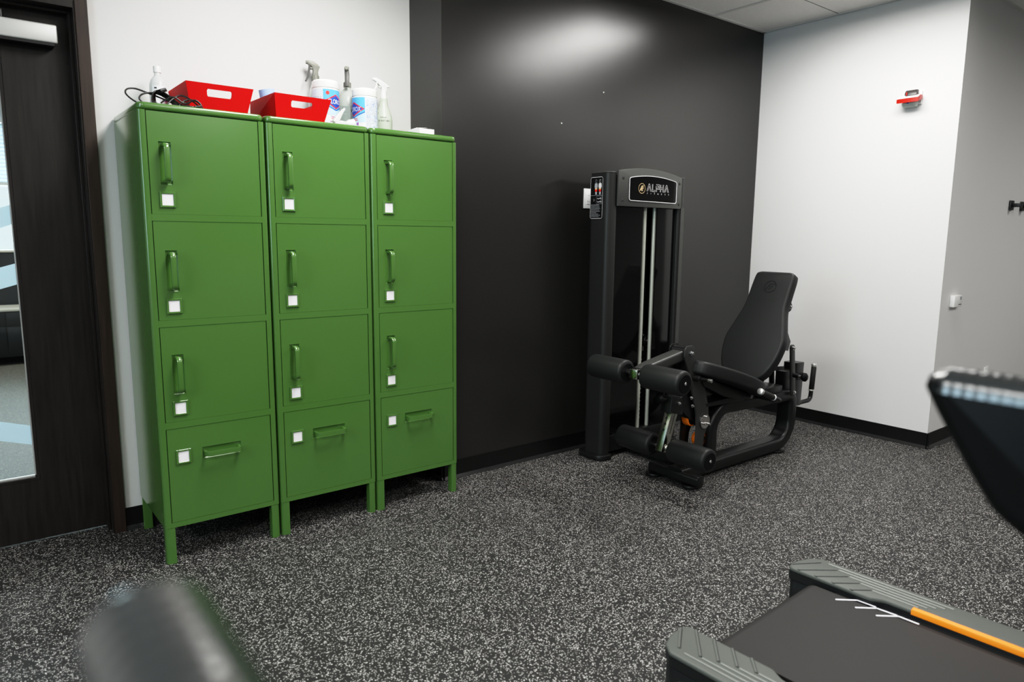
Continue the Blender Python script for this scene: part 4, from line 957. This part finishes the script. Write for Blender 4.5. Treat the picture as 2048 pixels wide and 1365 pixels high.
# ------------------------------------------------------------------ treadmills
def make_treadmill():
    t = thing('treadmill', 'grey and black treadmill deck with orange strip and white chevrons', 'treadmill', group='treadmills facing away from the lockers')
    HW = .426
    # belt
    mb = MB(); pts = []
    zt, r = .186, .036
    for k in range(9): a = R(-90 + 180 * k / 8); pts.append((-.105 + r * math.cos(a), zt - r + r * math.sin(a)))
    for k in range(9): a = R(90 + 180 * k / 8); pts.append((-1.50 + r * math.cos(a), zt - r + r * math.sin(a)))
    mb.add(prism(pts, 'x', -.262, .262), 'belt'); bt_ = mb.build('running_belt', t)
    # chevrons
    mb = MB()
    for ch in CHEV:
        mb.add(ribbon(ch, .0075), 'belt_mark', lambda p: (p[0], p[1], zt + .0008))
    mb.build('chevron_print', bt_, 0, False)
    mb = MB(); mb.add(box(-.30, .30, -1.45, -.16, .06, .145), 'tread_dark'); mb.add(box(-.40, .40, -1.55, -1.40, .05, .16), 'tread_dark'); mb.build('deck_frame', t, 0)
    for s in (-1, 1):
        # side rail
        mb = MB(); pr = [(.276, .06), (.276, .1795), (.3025, .1795), (.3035, .1655), (HW - .001, .1655), (HW - .001, .06)]
        mb.add(prism([(s * a, b) for a, b in pr], 'y', -1.56, -.5008, .0005), 'tread_grey'); mb.add(prism([(s * .2745, .08), (s * .2745, .1800), (s * .3022, .1800), (s * .3022, .08)], 'y', -1.5, -.16), 'tread_dark'); mb.build('side_rail', t)
        # rear foot cover
        outl = [(.281, .003), (.342, .006), (.400, -.014), (HW, -.047), (HW, -1.56), (.303, -1.56), (.303, -.300), (.281, -.262)]
        outl = [tuple(p) for p in fillet([(s * a, b) for a, b in outl], [.018, .03, .03, .022, .002, .002, .04, .03], 7)]
        mb = MB(); mb.add(prism(outl, 'z', .192, .206, .005, 3), 'tread_grey')
        for (ax, ay, bx, by) in ((.308, .004, .392, -.052), (.284, -.030, .381, -.112), (.284, -.088, .364, -.155), (.284, -.145, .347, -.199), (.284, -.202, .331, -.243)):
            a, b = (s * ax, ay), (s * bx, by)
            V, F = box(-.5, .5, -.0035, .0035, 0, .003, .0012, 1); d = Vector((b[0] - a[0], b[1] - a[1])); an = math.atan2(d.y, d.x)
            mb.add((V, F), 'tread_grey', Matrix.Translation(((a[0] + b[0]) / 2, (a[1] + b[1]) / 2, .2055)) @ Matrix.Rotation(an, 4, 'Z') @ Matrix.Diagonal((d.length, 1, 1, 1)))
            mb.add((V, F), 'tread_dark', Matrix.Translation(((a[0] + b[0]) / 2, (a[1] + b[1]) / 2 - .0042, .2042)) @ Matrix.Rotation(an, 4, 'Z') @ Matrix.Diagonal((d.length, .7, .9, 1)))
        mb.add(prism([(p[0] - s * .0008, p[1]) for p in outl], 'z', .166, .1925), 'tread_dark')
        cov = mb.build('side_cover', t)
        mb = MB()
        for k in range(5):
            xx = .402 - k * .0178; y0 = -.076 - k * .0435
            mb.add(box(min(s * (xx - .0028), s * (xx + .0028)), max(s * (xx - .0028), s * (xx + .0028)), -.455 + k * .018, y0, .2045, .2088, .0012, 1), 'tread_ridge')
        mb.build('grip_ridge', cov)
        low = [tuple(p) for p in fillet([(s * a, b) for a, b in [(.284, 0), (.342, .003), (.399, -.017), (HW - .003, -.050), (HW - .003, -.50), (.33, -.50), (.33, -.16), (.284, -.14)]], [.02, .03, .04, .03, 0, 0, 0, .02], 6)]
        mb = MB(); mb.add(prism(low, 'z', .03, .1625, .003), 'tread_dark'); mb.build('rear_support', t)
        mb = MB(); fr = [tuple(p) for p in fillet([(-.075, .135), (-.075, .06), (-.42, .06), (-.42, .135), (-.12, .148)], .012, 4)]
        mb.add(prism(fr, 'x', s * (HW - .0028), s * (HW + .002), .001), 'tread_panel')
        inn = [tuple(p) for p in fillet([(-.092, .128), (-.092, .07), (-.155, .07), (-.130, .135)], .008, 4)]
        mb.add(prism(inn, 'x', s * (HW + .0021), s * (HW + .0032), .0004), 'tread_dark')
        inn = [tuple(p) for p in fillet([(-.150, .130), (-.170, .07), (-.40, .07), (-.40, .125)], .008, 4)]
        mb.add(prism(inn, 'x', s * (HW + .0021), s * (HW + .0032), .0004), 'tread_dark')
        mb.build('side_badge', t)
        mb = MB(); mb.add(prism(rrect(s * .30 if s > 0 else -.37, .37 if s > 0 else -.30, -.13, -.04, .03, 5), 'z', 0, .0295, .004), 'rub_pad'); mb.build('rubber_foot', t)
        mb = MB(); mb.add(prism(rrect(s * .30 if s > 0 else -.37, .37 if s > 0 else -.30, -1.50, -1.40, .03, 5), 'z', 0, .0495, .004), 'rub_pad'); mb.build('rubber_foot', t)
        mb = MB(); a0, a1 = .304, .323
        mb.add(prism([(s * (a0 - .002), .1920), (s * (a0 - .002), .203), (s * a0, .2072), (s * (a1 - .002), .2088), (s * a1, .2065), (s * a1, .203)], 'y', -1.50, -.372, .001), 'orange_strip')
        mb.build('orange_strip', t)
        # upright and hand rail
        mb = MB(); mb.add(sweep([(s * .395, -1.44, .05), (s * .395, -1.43, .5), (s * .385, -1.38, 1.18)], rrect(-.05, .05, -.03, .03, .015, 4), up=(1, 0, 0)), 'rail_black'); mb.build('upright', t)
        rp = [(-.852, 1.141), (-.856, 1.154), (-.872, 1.1595), (-.943, 1.160), (-1.40, 1.185), (-1.40, 1.05), (-1.13, .955), (-1.06, .955), (-1.00, .978), (-.958, 1.005), (-.925, 1.026), (-.898, 1.064), (-.866, 1.116)]
        rp = [tuple(p) for p in fillet(rp, [.01, .004, .01, .03, 0, 0, .05, .05, .05, .05, .05, .06, .06], 5)]
        mb = MB(); mb.add(prism(rp, 'x', s * .372 - .022, s * .372 + .022, .017, 5), 'rail_black'); rl = mb.build('hand_rail', t, 50)
        mb = MB()
        cx = s * .372
        half = [(.0240, -.0040), (.0228, .0060), (.0190, .0130), (.0135, .0176), (.0070, .0198)]
        dome = [(-a, b) for a, b in half] + [(0, .0204)] + [(a, b) for a, b in half[::-1]]
        path = []; scl = []
        for i in range(121):
            yy = -.862 - i * .00265; path.append((cx, yy, 1.1418 + max(0, (-.943 - yy)) * .0547))
            scl.append((1. if i % 4 in (0, 1) else .986) * min(1, .80 + .05 * i))
        V, F = sweep(path, dome, up=(0, 0, 1), scale=scl); mb.add((V, F), 'grip_gloss')
        mb.build('grip_texture', rl)
    mb = MB(); mb.add(prism([(-1.30, .06), (-1.34, .205), (-1.50, .26), (-1.80, .24), (-1.92, .14), (-1.92, .05)], 'x', -.40, .40, .02, 4), 'tread_dark'); mb.build('motor_hood', t)
    mb = MB(); mb.add(prism([(-1.32, 1.17), (-1.36, 1.24), (-1.47, 1.56), (-1.52, 1.56), (-1.50, 1.15)], 'x', -.40, .40, .015, 3), 'rail_black'); co = mb.build('console', t)
    return t
TM = (1.818, 1.140); TR_ = R(2.0)
CHEV = [[(.005, -.170), (.095, -.150), (.215, -.215)]] * 3
def to_local(p):
    dx, dy = p[0] - TM[0], p[1] - TM[1]; c, s = math.cos(-TR_), math.sin(-TR_)
    return (dx * c - dy * s, dx * s + dy * c)
CHEV = [[to_local(p) for p in ch] for ch in [
    [(2.0502, .9617), (2.0986, .9194), (2.1030, .8671)],
    [(2.0514, .9011), (2.0978, .8604), (2.1044, .8059)],
    [(2.0551, .8410), (2.1032, .7992), (2.1053, .7453)]]]
T1 = make_treadmill(); T1.location = (TM[0], TM[1], 0); T1.rotation_euler = (0, 0, TR_)
T2 = copy_tree(T1); T2.location = (.417, 1.145, 0); T2.rotation_euler = (0, 0, 0)
T2['label'] = 'nearest treadmill, only its two blurred black hand rail ends in view'

# ------------------------------------------------------------------ lights
def area(name, loc, sx, sy, power, col=(1, .98, .955), rot=(0, 0, 0), spread=180):
    l = bpy.data.lights.new(name, 'AREA'); l.shape = 'RECTANGLE'; l.size = sx; l.size_y = sy; l.energy = power; l.color = col; l.spread = R(spread)
    o = bpy.data.objects.new(name, l); C.objects.link(o); o.location = loc; o.rotation_euler = rot; return o
for i, (x, y, p) in enumerate(((3.755, 1.87, 53), (1.32, 1.95, 62), (3.755, -.57, 30), (1.32, -.57, 34), (-1.1, -.57, 60), (-2.1, 1.1, 62), (6.2, -.57, 40), (2.5, -3.0, 20))):  # far left lamp, off the rows, is added to brighten the locker-side wall strip
    area('ceiling_and_fill_light_%d' % i, (x, y, ZC - .012), .56, 1.16, p, spread=174)
area('window_daylight', (XL - .3, 1.1, 1.7), 1.3, 1.1, 42, (.62, .83, 1.0), (0, R(-90), 0))
area('office_light', (.4, 5.3, ZC - .02), 1.2, 1.2, 30); area('office_light_far', (.4, 7.6, ZC - .02), 1.2, 1.2, 60)
area('office_daylight', (.4, 10.4, 1.75), 3.6, 1.5, 520, (.80, .91, 1.0), (R(-90), 0, 0))
w = bpy.data.worlds.new('world'); bpy.context.scene.world = w; w.use_nodes = True
bg = w.node_tree.nodes['Background']; bg.inputs[0].default_value = (.75, .88, 1.0, 1); bg.inputs[1].default_value = 1.6

# ------------------------------------------------------------------ camera
cam = bpy.data.cameras.new('camera'); co = bpy.data.objects.new('camera', cam); C.objects.link(co)
yaw, pitch, roll, f = .6693, .1484, .0095, 1399.29
cam.sensor_fit = 'HORIZONTAL'; cam.sensor_width = 36; cam.lens = f / 2048 * 36
fw = Vector((math.sin(yaw) * math.cos(pitch), math.cos(yaw) * math.cos(pitch), -math.sin(pitch)))
rt = Vector((math.cos(yaw), -math.sin(yaw), 0)); upv = rt.cross(fw)
c_, s_ = math.cos(roll), math.sin(roll)
right = rt * c_ + upv * s_ ; up2 = upv * c_ - rt * s_
# image: u' = c u - s v (v down)  ->  camera x axis
right = rt * c_ + upv * s_
up2 = rt * -s_ + upv * c_
co.matrix_world = Matrix((( right.x, up2.x, -fw.x, 0), (right.y, up2.y, -fw.y, 0), (right.z, up2.z, -fw.z, 1.29), (0, 0, 0, 1)))
cam.clip_start = .02; cam.dof.use_dof = True; cam.dof.focus_distance = 3.3; cam.dof.aperture_fstop = 2.8
sc = bpy.context.scene; sc.camera = co
sc.view_settings.view_transform = 'Standard'; sc.view_settings.exposure = 0.; sc.view_settings.gamma = 1.
vs = sc.view_settings; vs.use_curve_mapping = True
cvm = vs.curve_mapping; cur = cvm.curves[3]
cvm.white_level = (1.4, 1.4, 1.4)
for x, y in ((.0214, .020), (.0857, .104), (.321, .45), (.571, .745), (.714, .83)): cur.points.new(x, y)
cur.points[len(cur.points) - 1].location = (1, .93)
cvm.update()
sc.cycles.max_bounces = 8; sc.cycles.use_denoising = True
